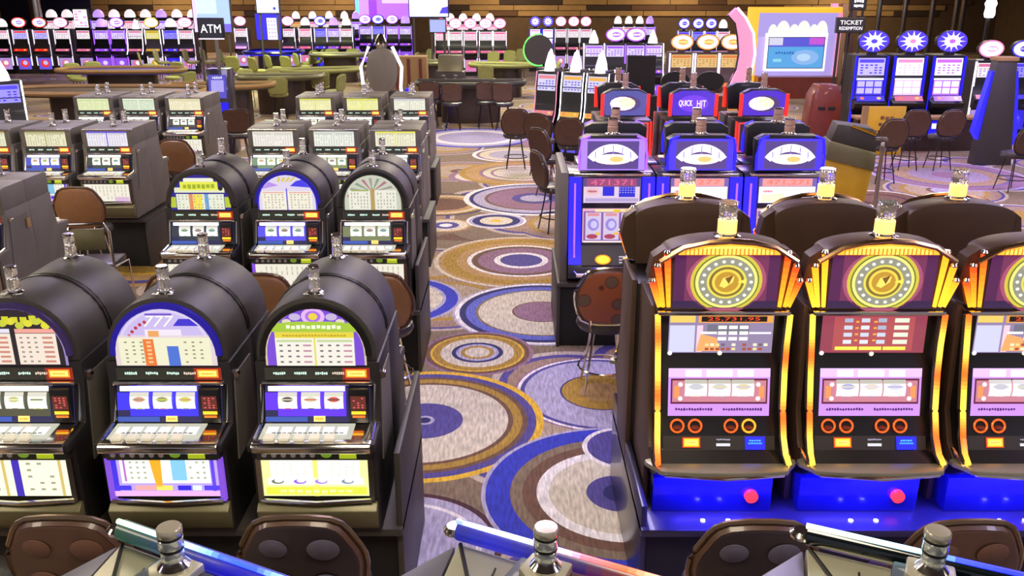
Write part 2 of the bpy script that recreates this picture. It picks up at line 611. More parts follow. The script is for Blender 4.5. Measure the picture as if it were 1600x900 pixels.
def candle(parent, x, y, z, r=0.035, h=0.13, hot=False, name='candle_light', top_mat='clear'):
    """service light on top of a machine: metal foot, glass tiers, cap"""
    foot = MB().lathe([(r * 1.45, 0), (r * 1.45, 0.008), (r * 1.1, 0.014), (r * 1.05, 0.022)], 14, (x, y, z)).build(name, 'chrome', parent)
    zz = z + 0.022
    m = MB()
    m.lathe([(r * 0.95, 0), (r, h * 0.04), (r, h * 0.40), (r * 0.85, h * 0.44)], 14, (x, y, zz))
    m.build('lamp_tier', 'candle_hot' if hot else top_mat, foot)
    m = MB()
    m.lathe([(r * 0.85, h * 0.46), (r * 0.95, h * 0.5), (r * 0.95, h * 0.86), (r * 0.85, h * 0.9)], 14, (x, y, zz))
    m.build('lamp_tier', top_mat, foot)
    MB().lathe([(r * 0.95, h * 0.90), (r, h * 0.93), (r, h * 0.97), (r * 0.9, h)], 14, (x, y, zz)).build('lamp_cap', 'chrome' if not hot else 'clear', foot)
    return foot

def arch_pts(rad, zs, zb, n=18, hw=None):
    hw = hw or rad
    return [(-hw, zb), (hw, zb)] + [(rad * math.cos(PI * k / n), zs + rad * math.sin(PI * k / n)) for k in range(n + 1)]

def art_arch(p, style, rad, zs, zb, zc):
    """pay-table glass of the round-topped machines; v measured from zc"""
    b, s = zb - zc, zs - zc
    def arch(r, col, l):
        p.poly([(-r, b), (r, b)] + [(r * math.cos(PI * k / 18), s + r * math.sin(PI * k / 18)) for k in range(19)], col, l)
    r = rad
    H_ = lambda t: b + (s + r - b) * t
    if style == 'yellow letters':
        arch(r, '9a86c8', 0); arch(r * 0.95, '181020', 1)
        p.marks(-0.17, 0.17, H_(0.70), H_(0.86), 8, 'd8d428', 2)
        for k in range(9):
            p.disc(-0.16 + k * 0.04, H_(0.72) + 0.012 * math.sin(k * 2.1), 0.022, 0.018, ('e4de3a', 'c8d040')[k % 2], 2, 8)
        for q in (-1, 1):
            p.rect(min(q * 0.012, q * 0.2), max(q * 0.012, q * 0.2), b + 0.006, H_(0.55), 'f6e6d6', 2)
            p.rect(min(q * 0.012, q * 0.2), max(q * 0.012, q * 0.2), H_(0.56), H_(0.63), 'f4a898' if q > 0 else 'e8e4f4', 2)
            x0 = 0.02 if q > 0 else -0.19
            p.grid(x0, x0 + 0.10, b + 0.01, H_(0.52), 3, 6, '9a8a80', 3, 0.4, 0.35, 0.15)
            p.grid(x0 + 0.11, x0 + 0.17, b + 0.01, H_(0.52), 1, 6, 'd08a78', 3, 0.8, 0.45)
    elif style == 'sevens':
        arch(r, 'b9a4ee', 0); arch(r * 0.95, 'dcd2f2', 1); arch(r * 0.9, 'cdbdf0', 2)
        p.rect(-0.075, 0.05, H_(0.86), H_(0.89), '6a40c8', 3)
        p.text('777', -0.015, H_(0.76), 0.13, 0.055, 'fffdf0', 4, 0.35)
        p.poly([(0.05, H_(0.68)), (0.17, H_(0.68)), (0.13, H_(0.80)), (0.08, H_(0.80))], '3a2ad0', 3)
        p.rect(-0.085, 0.085, H_(0.48), H_(0.62), 'f4e8f8', 3); p.rect(-0.07, -0.02, H_(0.5), H_(0.6), 'f0a860', 4)
        for k in range(6):
            a = R(155 - k * 8)
            p.disc(r * 0.8 * math.cos(a), s + r * 0.8 * math.sin(a) - 0.01, 0.009, 0.009, 'c03048', 3, 8)
        p.rect(-r, r, b, H_(0.52), 'e6d4d8', 3)
        p.rect(-r * 0.9, r * 0.9, b + 0.004, H_(0.48), 'f2efcf', 4)
        p.poly([(-0.098, b), (-0.046, b), (-0.05, H_(0.46)), (-0.1, H_(0.46))], 'ef7a34', 5)
        p.poly([(0.012, b), (0.068, b), (0.064, H_(0.34)), (0.01, H_(0.34))], '4a74d8', 5)
        for x0 in (-0.2, 0.08):
            p.grid(x0, x0 + 0.11, b + 0.01, H_(0.44), 3, 6, '8a8a70', 5, 0.35, 0.35, 0.2)
        p.grid(-0.09, -0.055, b + 0.01, H_(0.44), 1, 6, 'f8c890', 6, 0.6, 0.5)
    elif style == 'green banner':
        arch(r, 'd8c8a8', 0); arch(r * 0.96, '7a48d8', 1)
        p.disc(0, H_(0.84), 0.055, 0.042, 'e8b8f4', 2); p.disc(0, H_(0.84), 0.036, 0.028, 'b070e8', 3); p.disc(0, H_(0.84), 0.022, 0.018, 'f0d83a', 4, 8)
        for q in (-1, 1):
            p.disc(q * 0.085, H_(0.83), 0.028, 0.018, 'c8b8e0', 2, 10); p.disc(q * 0.125, H_(0.75), 0.022, 0.014, 'e0d8c0', 2, 10)
        p.poly([(-0.215, H_(0.58)), (0.215, H_(0.58)), (0.19, H_(0.72)), (0.08, H_(0.755)), (-0.08, H_(0.755)), (-0.19, H_(0.72))], 'a8cc38', 3)
        p.marks(-0.13, 0.13, H_(0.625), H_(0.70), 11, 'f4ffe0', 4)
        p.rect(-0.185, 0.185, H_(0.47), H_(0.58), 'e8d83c', 4)
        p.marks(-0.15, 0.15, H_(0.5), H_(0.54), 20, 'c8a020', 5)
        p.rect(-0.185, 0.185, b, H_(0.48), 'f6f2e6', 4)
        p.rect(-0.004, 0.004, b, H_(0.48), 'e8dc50', 5)
        for x0 in (-0.178, 0.012):
            p.grid(x0, x0 + 0.115, b + 0.006, H_(0.4), 3, 4, '7a7078', 5, 0.4, 0.32)
            p.grid(x0 + 0.118, x0 + 0.166, b + 0.006, H_(0.4), 1, 4, 'c890a8', 5, 0.8, 0.32)
            p.rect(x0, x0 + 0.166, H_(0.41), H_(0.45), 'c8d8a0', 5)
    elif style == 'stepped yellow':
        arch(r, '241a90', 0)
        p.rect(-0.19, 0.19, b + 0.004, H_(0.44), 'e8ecd8', 1); p.rect(-0.24, -0.195, b + 0.02, H_(0.36), 'b8c838', 1); p.rect(0.195, 0.24, b + 0.02, H_(0.36), 'b8c838', 1)
        for x0, c in ((-0.09, 'f08a50'), (-0.055, 'f4e048'), (-0.02, 'f4e048'), (0.035, '68a0d8')):
            p.rect(x0, x0 + 0.032, b + 0.004, H_(0.44), c, 2)
        p.grid(-0.185, 0.185, b + 0.01, H_(0.42), 12, 5, 'a8a890', 3, 0.4, 0.4, 0.3)
        p.rect(-0.2, 0.2, H_(0.48), H_(0.62), 'e4e8c0', 1); p.rect(-0.15, 0.15, H_(0.55), H_(0.78), 'e8ec50', 2); p.rect(-0.12, 0.12, H_(0.78), H_(0.88), 'f0f0d8', 1)
        p.marks(-0.13, 0.13, H_(0.58), H_(0.72), 7, 'a0b020', 3)
        p.disc(0.17, H_(0.6), 0.02, 0.02, '181818', 3, 8)
    elif style == 'blue burst':
        arch(r, '4a3ae0', 0); arch(r * 0.95, 'e0d4ee', 1)
        p.poly([(0.03, H_(0.66)), (0.19, H_(0.62)), (0.13, H_(0.84)), (0.08, H_(0.8))], '4038e8', 2)
        p.poly([(-0.2, H_(0.58)), (-0.06, H_(0.68)), (-0.14, H_(0.78))], 'b890e8', 2)
        for k in range(4):
            p.poly([(-0.06 + k * 0.04, H_(0.9)), (-0.04 + k * 0.04, H_(0.9)), (-0.05 + k * 0.03, H_(0.78)), (-0.07 + k * 0.03, H_(0.78))], 'd8c850', 3)
        p.rect(-0.2, 0.2, b + 0.004, H_(0.52), 'f2ecd8', 2); p.rect(-0.005, 0.005, b, H_(0.6), '5848e0', 3)
        for x0 in (-0.19, 0.02):
            p.grid(x0, x0 + 0.17, b + 0.01, H_(0.46), 6, 6, 'b0a8a0', 3, 0.4, 0.5, 0.2)
            p.rect(x0, x0 + 0.17, H_(0.47), H_(0.5), 'e8a8a0', 4)
    elif style == 'grey fan':
        arch(r, '4a4438', 0); arch(r * 0.95, 'c8ccb8', 1)
        for k in range(9):
            a = R(20 + k * 17.5)
            p.poly([(0, H_(0.5)), (r * 0.88 * math.cos(a), s + r * 0.85 * math.sin(a)), (r * 0.88 * math.cos(a + 0.12), s + r * 0.85 * math.sin(a + 0.12))], ('8a9a88', 'a09890', 'b07080')[k % 3], 2)
        p.rect(-0.19, -0.02, b + 0.004, H_(0.55), 'eceadc', 3); p.rect(0.02, 0.19, b + 0.004, H_(0.55), 'eceadc', 3)
        p.rect(-0.015, 0.015, b, H_(0.6), 'b89858', 3); p.rect(-0.17, -0.03, H_(0.52), H_(0.56), 'a0b060', 4)
        p.grid(-0.18, -0.03, b + 0.01, H_(0.5), 6, 5, 'b4b09c', 4, 0.4, 0.6, 0.2); p.grid(0.03, 0.18, b + 0.01, H_(0.5), 6, 5, 'b4b09c', 4, 0.4, 0.6, 0.2)

def art_flat(p, hw, hv, style):
    base, bar, dots = style
    p.rect(-hw, hw, -hv, hv, base)
    p.rect(-0.006, 0.006, -hv, hv, bar, 2)
    p.rect(-hw, hw, hv * 0.8, hv, bar, 1)
    for x0 in (-hw * 0.94, hw * 0.06):
        p.grid(x0, x0 + hw * 0.88, -hv * 0.85, hv * 0.6, 7, 5, dots, 2, 0.4, 0.5, 0.2)
        p.rect(x0, x0 + hw * 0.88, hv * 0.62, hv * 0.74, dots, 2)

def art_belly(p, hw, hv, style):
    if style == 'sevens':
        p.rect(-hw, hw, -hv, hv, 'b49ae0'); p.rect(-hw * 0.84, hw * 0.84, -hv * 0.3, hv, 'f6f6e8', 1)
        p.rect(-hw, -hw * 0.9, -hv, hv, '3a2ad0', 1); p.rect(hw * 0.86, hw * 0.93, -hv, hv, '5a40d8', 1)
        p.rect(-hw * 0.78, -hw * 0.74, -hv * 0.2, hv, 'b060c0', 2)
        p.poly([(-hw * 0.28, hv), (-hw * 0.06, hv), (-hw * 0.08, -hv * 0.5), (-hw * 0.2, -hv * 0.5)], 'f4a428', 2)
        p.rect(hw * 0.12, hw * 0.4, -hv * 0.15, hv, '80c0e0', 2)
        for x0 in (-hw * 0.7, hw * 0.42):
            p.grid(x0, x0 + hw * 0.38, -hv * 0.15, hv * 0.95, 3, 4, 'a0a888', 2, 0.4, 0.35, 0.1)
        for x0, w_, c in ((-1, .32, '4030d8'), (-.6, .4, 'e0a0a0'), (-.2, .3, 'e8d860'), (.2, .28, '3020d0'), (.45, .2, 'd8e8f8'), (.7, .3, '4a38e0')):
            p.rect(hw * x0, hw * (x0 + w_), -hv * 0.68, -hv * 0.42, c, 2)
        p.rect(-hw, hw, -hv, -hv * 0.72, 'e0a8e8', 2)
    elif style == 'yellow letters':
        p.rect(-hw, hw, -hv, hv, 'f4f2d0'); p.rect(-0.012, 0.024, -hv, hv, '3a28a8', 1)
        for x0 in (-hw * 0.9, hw * 0.16):
            p.grid(x0, x0 + hw * 0.62, -hv * 0.8, hv * 0.9, 3, 5, '9a9880', 1, 0.4, 0.35, 0.2)
            p.rect(x0 + hw * 0.66, x0 + hw * 0.72, -hv, hv, 'c8b068', 1)
    elif style == 'green banner':
        p.rect(-hw, hw, -hv, hv, 'e6ec9c'); p.rect(-hw * 0.84, hw * 0.84, -hv * 0.05, hv * 0.95, 'f8f8f0', 1)
        p.rect(-0.01, 0.012, -hv, hv, 'e8e468', 2); p.rect(-hw * 0.9, hw * 0.9, -hv * 0.38, -hv * 0.02, 'f2f2ee', 2)
        p.grid(-hw * 0.78, hw * 0.78, hv * 0.1, hv * 0.85, 12, 4, 'd8d8c8', 3, 0.5, 0.4, 0.2)
        for x0, c in ((-.72, '6a7060'), (-.3, '8a58d8'), (.1, 'a078e0'), (.6, '7888a0')):
            p.disc(hw * x0, -hv * 0.2, hw * 0.12, hv * 0.13, c, 3, 12); p.disc(hw * (x0 + .02), -hv * 0.15, hw * 0.08, hv * 0.1, 'f2f2ee', 4, 12)
        p.rect(-hw * 0.95, hw * 0.95, -hv * 0.9, -hv * 0.5, 'd8dc40', 2); p.marks(-hw * .7, hw * .7, -hv * .82, -hv * .62, 9, 'f8f8a0', 3)
    else:
        p.rect(-hw, hw, -hv, hv, 'f2ecdc'); p.grid(-hw * .9, hw * .9, -hv * .8, hv * .8, 11, 4, 'c8c0b0', 1, 0.25, 0.8, 0.2)
        p.rect(hw * 0.3, hw * 0.95, -hv, -hv * 0.5, 'e0b8e0', 1)

GREY = 'cab_dark'
def reel_slot(label, style='sevens', top='arch', rim='blue_glow', group=None, flat=('ece6cc', '5a50c8', 'b0aa98'), reelcol='2a20c8', twin=False, detail=True, top_glow='lit', bodymat=None):
    GREY = bodymat or ('cab_grey' if top == 'flat' else 'cab_dark')
    t = thing('slot_machine', label, 'slot machine', group=group)
    body = MB()
    prof = [(-.17, .61), (.36, .61), (.36, 1.42), (0.0, 1.42), (0.0, 1.315), (-.045, 1.125), (-.235, 1.11), (-.24, 1.07), (-.18, 1.06)]
    body.prism(prof, 'x', -.295, .295)
    body.build('cabinet', 'cab_black' if GREY == 'cab_dark' else GREY, t, bevel=0.006)
    if top == 'arch':
        hood = MB()
        hood.prism(arch_pts(0.285, 1.455, 1.42), 'y', 0.012, 0.36)
        ho = hood.build('hood', GREY, t, bevel=0.006)
        pts = [(0.287 * math.cos(PI * k / 16), 0.345, 1.455 + 0.287 * math.sin(PI * k / 16)) for k in range(17)]
        MB().tube(pts, 0.0045, 5).build('seam', 'black', ho)
        ring = MB()
        n = 20
        for r0, r1, y0, y1 in ((0.236, 0.262, -0.010, 0.02),):
            vs, fs = [], []
            for k in range(n + 1):
                a = PI * k / n
                ca, sa = math.cos(a), math.sin(a)
                for (rr, yy) in ((r0, y0), (r1, y0), (r1, y1), (r0, y1)):
                    vs.append((rr * ca, yy, 1.455 + rr * sa))
            for k in range(n):
                for q in range(4):
                    fs.append((k * 4 + q, k * 4 + (q + 1) % 4, k * 4 + 4 + (q + 1) % 4, k * 4 + 4 + q))
            ring.add(vs, fs)
        ring.build('arch_trim', rim, t)
        p = Print((0, -0.004, 1.56))
        art_arch(p, style, 0.238, 1.462, 1.405, 1.56)
        p.build('pay_table_glass', top_glow, t)
        candle(t, 0.0, 0.075, 1.738, .028, .115)
        if detail:
            Print((0, 0.045, 1.745), (1, 0, 0), (0, 1, 0)).marks(-.05, .05, -.012, .012, 7, 'd8d8d0', 1).build('hood_plate', 'print', t)
    else:
        MB().prism([(0.0, 1.38), (0.36, 1.38), (0.36, 1.60), (0.05, 1.60), (-0.01, 1.585)], 'x', -.285, .285).build('hood', GREY, t, bevel=0.006)
        MB().box(-.27, .27, -.02, 0.06, 1.578, 1.592).build('hood_trim', 'chrome', t)
        p = Print((0, -0.0085, 1.487), (1, 0, 0), (0, -0.04, 1))
        art_flat(p, 0.225, 0.083, flat)
        p.build('pay_table_glass', top_glow, t)
        candle(t, 0.0, 0.2, 1.605, .03, .12)
    # display strip with the orange meter at its right end
    p = Print((0, -0.003, 1.362))
    p.rect(-.25, .25, -.032, .03, '15160f'); p.rect(.12, .25, -.032, .03, '701408', 1)
    p.rect(.135, .235, -.02, .022, 'f07010', 2); p.rect(.143, .227, -.013, .015, 'ffd060', 3); p.marks(.155, .215, -.004, .006, 7, 'e07010', 4)
    for x0 in (-.21, -.11, -.01, .07):
        p.marks(x0, x0 + .06, -.006, .01, 6, 'a8c8b8' if x0 < 0 else 'b0a090', 1)
    p.build('meter_strip', 'lit_bright', t)
    MB().box(-.262, .262, -.03, 0.0, 1.312, 1.327).build('sill', 'chrome', t, bevel=0.003)
    # reel glass
    p = Print((0, -0.037, 1.22), (1, 0, 0), (0, 0.045, .19))
    p.rect(-.25, .25, -.09, .09, '12103a'); p.rect(-.25, -.19, -.03, .055, reelcol, 1); p.rect(-.19, .135, -.06, .09, reelcol, 1)
    p.rect(-.235, .13, .062, .086, 'ffffff', 2); p.rect(-.25, -.05, -.086, -.062, '28408a', 2); p.rect(-.02, .035, -.086, -.058, 'f8c060', 3)
    p.marks(-.012, .026, -.078, -.066, 4, 'f08020', 4)
    win = p.build('reel_window', 'lit_bright', t)
    sym = {'sevens': ('b8c040', 'c88878', '8a8a60'), 'green banner': ('c84838', '504040', 'c0c0a0'), 'yellow letters': ('e0e0c0', '606050', 'b0b060')}.get(style, ('7a8a90', '60a080', '907060'))
    for i, x in enumerate((-.142, -.032, .078)):
        reel(win, x, -0.047, 1.221, .09, .112, sym, 'lit_mid', n=i)
    # bill acceptor
    q = MB().box(.15, .245, -.062, -.01, 1.13, 1.305).build('bill_acceptor', 'black', t, bevel=0.004)
    p = Print((.197, -0.0635, 1.222))
    p.rect(-.036, .036, -.02, .05, '4a1812'); p.grid(-.03, .03, -.015, .045, 3, 5, 'b04848', 1, .5, .5, .3); p.rect(-.034, .034, -.045, -.028, 'ffb020', 1); p.rect(-.03, .03, -.062, -.05, 'd06010', 1)
    p.build('acceptor_light', 'lit_bright', q)
    for q_ in (-1, 1):
        MB().tube([(q_ * .268, -.005, 1.31), (q_ * .268, -.045, 1.135), (q_ * .27, -.2, 1.115)], .009, 6).build('side_rail', 'chrome', t)
    # button deck
    d = MB().prism([(-.045, 1.13), (-.24, 1.115), (-.255, 1.10), (-.245, 1.065), (-.045, 1.065)], 'x', -.275, .275).build('button_deck', 'chrome', t, bevel=0.006)
    p = Print((0, -.14, 1.1245), (1, 0, 0), (0, .2, .0155))
    p.rect(-.25, .18, -.06, .075, 'c8c8b4'); p.grid(-.235, .16, -.04, .06, 6, 1, 'ffffff', 1, .8, .7); p.marks(-.2, .14, -.02, -.005, 14, '707060', 2)
    p.build('deck_panel', 'lit', d)
    for i, x in enumerate((-.2, -.13, -.06, .01, .08)):
        MB().box(x - .024, x + .024, -.22, -.17, 1.118, 1.135).build('button', 'frost', d, bevel=0.003, segs=1)
    # lower strip of small lamps
    st = MB().box(-.27, .27, -.2, -.15, 1.015, 1.065).build('coin_strip', 'cab_dark', t, bevel=0.003)
    p = Print((0, -.202, 1.04))
    p.rect(-.26, .26, -.03, .03, '14140e', -.5); p.rect(.12, .2, -.022, .024, 'a8b820'); p.rect(.125, .195, .0, .018, 'e0e040', 1); p.disc(.06, 0, .026, .018, '6a8a20', 0, 12)
    for i in range(6):
        p.disc(-.23 + i * .045, -.004, .013, .013, '6a5a58', 0, 10)
    p.build('strip_lamps', 'lit', st)
    # belly glass
    for a in ((-.275, -.25, .79, 1.015), (.25, .275, .79, 1.015)):
        MB().box(a[0], a[1], -.2, -.165, a[2], a[3]).build('belly_frame', 'steel' if rim != 'rim_blue' else 'rim_lilac', t)
    p = Print((0, -.19, .912))
    art_belly(p, .25, .1, style)
    p.build('belly_glass', 'lit_mid' if detail else 'lit', t)
    MB().tube([(-.262, -.2, .795), (0, -.215, .787), (.262, -.2, .795)], .012, 8).build('belly_rail', 'chrome', t)
    # coin tray below
    MB().prism([(-.17, .62), (-.2, .66), (-.225, .745), (-.19, .775), (-.16, .775), (-.16, .62)], 'x', -.285, .285).build('coin_tray', 'cab_olive', t, bevel=0.006)
    MB().discy((.305, .02, 1.345), .018, 0.03, 12).build('lock', 'chrome', t)
    MB().prism([(-.03, .92), (.30, .92), (.30, 1.34), (.03, 1.34)], 'x', .295, .301).build('side_panel', 'cab_grey', t)
    return t

def stand(name, label, x0, x1, y0, y1, h, group, kickmat='kick', side='cab_dark', over=0.05, wall_h=None):
    t = thing('machine_stand', label, 'stand', ((x0 + x1) / 2, y0, 0), group=group)
    hw, d = (x1 - x0) / 2, y1 - y0
    MB().box(-hw + .02, hw - .02, .06, d - .06, 0, h - .04).build('plinth', kickmat, t)
    MB().box(-hw, hw, 0, d, h - .04, h).build('shelf', side, t, bevel=0.004)
    for q in (-1, 1):
        a, b = sorted((q * hw, q * (hw - .03)))
        MB().box(a, b, .03, d - .03, 0.0, wall_h or h - .04).build('end_panel', side, t, bevel=0.004)
    return t

# ---- chairs
def smooth_outline(pts, n=5):
    """Catmull-Rom through closed control points"""
    out = []
    m = len(pts)
    for i in range(m):
        p0, p1, p2, p3 = pts[(i - 1) % m], pts[i], pts[(i + 1) % m], pts[(i + 2) % m]
        for k in range(n):
            t = k / n
            out.append(tuple(0.5 * ((2 * p1[j]) + (-p0[j] + p2[j]) * t + (2 * p0[j] - 5 * p1[j] + 4 * p2[j] - p3[j]) * t * t + (-p0[j] + 3 * p1[j] - 3 * p2[j] + p3[j]) * t ** 3) for j in range(2)))
    return out
def casino_chair(label, group, rim='chair_rim', back='fab_plum', seat='leather_dark', pad='leather_brown', shape='hex', legs='chrome', ring=True, top=1.10, scale=1.0, lowd=False):
    t = thing('casino_chair', label, 'chair', group=group)
    zs = 0.60 * scale
    if shape == 'hex':
        o = smooth_outline([(-.13, top), (.13, top), (.22, top - .10), (.262, top - .24), (.2, top - .43), (0, top - .47), (-.2, top - .43), (-.262, top - .24), (-.22, top - .10)], 3)
    elif shape == 'round':
        o = [(0.215 * math.cos(2 * PI * k / 22), top - .22 + .22 * math.sin(2 * PI * k / 22)) for k in range(22)]
    else:
        o = smooth_outline([(-.2, top), (.2, top), (.225, top - .2), (.19, top - .38), (-.19, top - .38), (-.225, top - .2)], 3)
    cz = sum(p[1] for p in o) / len(o)
    def ins(f, dz=0):
        return [(p[0] * f, cz + (p[1] - cz) * f + dz) for p in o]
    def slab(f0, f1, ya, yb, yc):
        m = MB()
        a, b, c_ = ins(f0), ins(f1), ins(f0)
        n = len(o)
        bow = lambda x: -0.25 * x * x   # back wraps round the sitter
        tilt = lambda z: -(z - top) * 0.16
        vs = [(p[0], ya - bow(p[0]) + tilt(p[1]), p[1]) for p in b] + [(p[0], yb - bow(p[0]) + tilt(p[1]), p[1]) for p in a] + [(p[0], yc - bow(p[0]) + tilt(p[1]), p[1]) for p in b]
        fs = [tuple(range(n - 1, -1, -1)), tuple(range(2 * n, 3 * n))]
        for i in range(n):
            j = (i + 1) % n
            fs += [(i, j, n + j, n + i), (n + i, n + j, 2 * n + j, 2 * n + i)]
        m.add(vs, fs)
        return m
    y0 = -.30
    slab(1.0, .9, y0 - .015, y0 + .02, y0 + .055).build('backrest', pad, t)
    n = len(o)
    pts = [(p[0], y0 + .012 + .25 * p[0] ** 2 - (p[1] - top) * 0.16, p[1]) for p in ins(1.0)]
    MB().tube(pts, .013 if not lowd else .011, 6, closed=True).build('back_rim', rim, t)
    if not lowd:
        bp_ = slab(.9, .86, y0 - .026, y0 - .02, y0 - .005).build('back_panel', {'fab_plum': 'leather_dark', 'fab_brown': 'leather_brown'}.get(back, back), t)
        if back in ('fab_plum', 'fab_brown'):
            for dx, dz, r in ((-.10, -.125, .058), (.10, -.13, .066), (-.105, -.30, .066), (.095, -.31, .06)):
                vs = [(dx, y0 - .0275 + .25 * dx * dx - dz * .16, top + dz)]
                for k in range(18):
                    a, b = dx + r * math.cos(2 * PI * k / 18), dz + r * .82 * math.sin(2 * PI * k / 18)
                    vs.append((a, y0 - .0275 + .25 * a * a - b * .16, top + b))
                for k in range(18):
                    a, b = dx + r * .93 * math.cos(2 * PI * k / 18), dz + r * .76 * math.sin(2 * PI * k / 18)
                    vs.append((a, y0 - .0300 + .25 * a * a - b * .16, top + b))
                fs = [(1 + k, 1 + (k + 1) % 18, 19 + (k + 1) % 18, 19 + k) for k in range(18)] + [tuple(range(19, 37))]
                MB().add(vs[1:], [tuple(i - 1 for i in f) for f in fs]).build('woven_disc', 'disc_plum' if back == 'fab_plum' else 'disc_brown', bp_)
    m = MB()
    m.lathe([(.15, zs - .07), (.215, zs - .055), (.232, zs - .02), (.222, zs + .015), (.15, zs + .035), (.02, zs + .038)], 18 if not lowd else 12)
    m.build('seat', seat, t)
    if not lowd:
        MB().tube([(-.12, -.18, zs - .03), (-.14, -.26, zs + .05), (-.13, y0 + .08, top - .38)], .013, 6).build('back_arm', legs, t)
        MB().tube([(.12, -.18, zs - .03), (.14, -.26, zs + .05), (.13, y0 + .08, top - .38)], .013, 6).build('back_arm', legs, t)
    for a in (45, 135, 225, 315):
        ca, sa = math.cos(R(a)), math.sin(R(a))
        MB().tube([(.13 * ca, .13 * sa, zs - .065), (.16 * ca, .16 * sa, zs * .6), (.235 * ca, .235 * sa, .0)], .011, 6 if not lowd else 4).build('leg', legs, t)
    if ring:
        pts = [(.205 * math.cos(2 * PI * k / 20), .205 * math.sin(2 * PI * k / 20), .20) for k in range(20)]
        MB().tube(pts, .009, 5, closed=True).build('foot_ring', legs, t)
    return t
# ================================================================ left banks, nearest first
gA = 'slot machines in the near left bank'
m1 = reel_slot('round-topped slot machine with yellow lettering arch, cut by the left edge', 'yellow letters', rim='rim_purple', group=gA, reelcol='3a3a28')
m1.location = (-2.335, 3.87, 0)
m2 = reel_slot('round-topped slot machine with 777 arch and blue rim, orange and blue pay columns', 'sevens', rim='rim_blue', group=gA)
m2.location = (-1.63, 3.87, 0)
m3 = reel_slot('round-topped slot machine with purple arch, yellow flower and green banner', 'green banner', rim='black', group=gA, reelcol='4a20d8')
m3.location = (-.925, 3.87, 0)
for m_, x, who in ((m1, -2.335, 'yellow-lettered'), (m2, -1.63, '777'), (m3, -.925, 'green-banner')):
    dup(m_, (x, 4.59, 0), PI, 'rear of round-topped slot machine, back to back with the near %s one' % who, 'rear twins of the near left bank')
stand('stand', 'long dark stand under the near left bank of round-topped machines', -2.70, -.535, 3.72, 4.74, .60, 'stands under the slot banks', wall_h=1.0)
gA2 = 'slot machines in the second left bank'
k1 = reel_slot('round-topped slot machine with stepped yellow pay glass, second left bank', 'stepped yellow', rim='cab_dark', group=gA2, detail=False, reelcol='1c2430')
k1.location = (-2.496, 6.97, 0)
k2 = reel_slot('round-topped slot machine with lilac starburst arch and blue rim, middle of second left bank', 'blue burst', rim='rim_blue', group=gA2, detail=False, reelcol='4038b0')
k2.location = (-1.80, 6.97, 0)
k3 = reel_slot('round-topped slot machine with grey fan arch, right end of second left bank', 'grey fan', rim='black', group=gA2, detail=False, reelcol='5a6040')
k3.location = (-1.115, 6.97, 0)
for m_, x, who in ((k1, -2.496, 'stepped yellow'), (k2, -1.80, 'lilac starburst'), (k3, -1.115, 'grey fan')):
    dup(m_, (x, 7.69, 0), PI, 'rear of round-topped slot machine, back to back with the %s one' % who, 'rear twins of the second left bank')
stand('stand', 'dark stand under the second left bank, black end beside the carpet', -2.86, -.765, 6.9, 7.84, .56, 'stands under the slot banks', wall_h=.95)
fl1 = reel_slot('flat-topped slot machine at the left edge showing its grey side panel', 'x', top='flat', group='flat-topped slot machines', detail=False, flat=('e8d8c0', 'c05030', 'a09080'), reelcol='803020', rim='cab_dark')
fl1.location = (-4.31, 6.86, 0)
MB().box(.303, .315, .25, .30, 1.22, 1.30).build('lock_plate', 'strip_tan', fl1)
dup(fl1, (-4.31, 7.58, 0), PI, 'flat-topped slot machine back to back with the one at the left edge')
stand('stand', 'dark stand under the flat-topped machine at the left edge', -4.66, -3.98, 6.75, 7.75, .58, 'stands under the slot banks')
# third and fourth banks, flat tops
third = [(-5.92, 'cream glass cut by the left edge', ('e8e8c8', 'b0a040', 'b0b090'), '283040'), (-5.24, 'pale gold glass, middle of third left bank', ('e8e4c0', 'a0a060', 'a8a080'), '303890'),
         (-4.55, 'violet-edged glass, right end of far-left third bank', ('ece8f4', '5a48d8', 'b8b0b8'), '283028'),
         (-2.686, 'plain cream glass, left end of centre third bank', ('f0ece4', 'e0dcd0', 'c0b8a8'), '506850'), (-2.0, 'blue-white glass, middle of the centre third bank', ('eceee4', 'd0d8d0', 'b0b8a8'), '606a40'),
         (-1.31, 'yellow centre stripe, right end of centre third bank', ('f0ecd0', 'e8e040', 'b8b48c'), '404838')]
fourth = [(-6.09, 'green-tinted glass, left end of far-left fourth bank', ('e4ecb8', 'd8e8b0', 'c0c898')), (-5.43, 'pale green glass, middle of far-left fourth bank', ('dce8cc', 'e8f0d8', 'b0c0a8')),
          (-4.76, 'cream glass, right end of far-left fourth bank', ('f4ecc8', 'd8d0a0', 'c8c0a0')), (-2.86, 'yellow-lined glass, left end of centre fourth bank', ('f4f0b8', 'd8d838', 'c8c890')),
          (-2.175, 'lemon glass, middle of the centre fourth bank', ('f2f0a8', 'e0e040', 'c8c888')), (-1.49, 'blue-capped glass, right end of centre fourth bank', ('f0f0dc', 'c0b8d0', 'c0c0b0'))]
sty = ['x', 'sevens', 'x', 'sevens', 'x', 'x']
for i, (x, d_, fc, rc) in enumerate(third):
    m_ = reel_slot('flat-topped slot machine with ' + d_, sty[i], top='flat', group='flat-topped slot machines', detail=False, flat=fc, reelcol=rc, rim='cab_dark')
    m_.location = (x, 10.0, 0)
    dup(m_, (x, 10.72, 0), PI, 'rear twin of the one with ' + d_, 'rear twins of the third left banks')
for i, (x, d_, fc) in enumerate(fourth):
    m_ = reel_slot('flat-topped slot machine with ' + d_, sty[i], top='flat', group='flat-topped slot machines', detail=False, flat=fc, reelcol='303020', rim='cab_dark')
    m_.location = (x, 13.1, 0)
    dup(m_, (x, 13.82, 0), PI, 'rear twin of the one with ' + d_, 'rear twins of the fourth left banks')
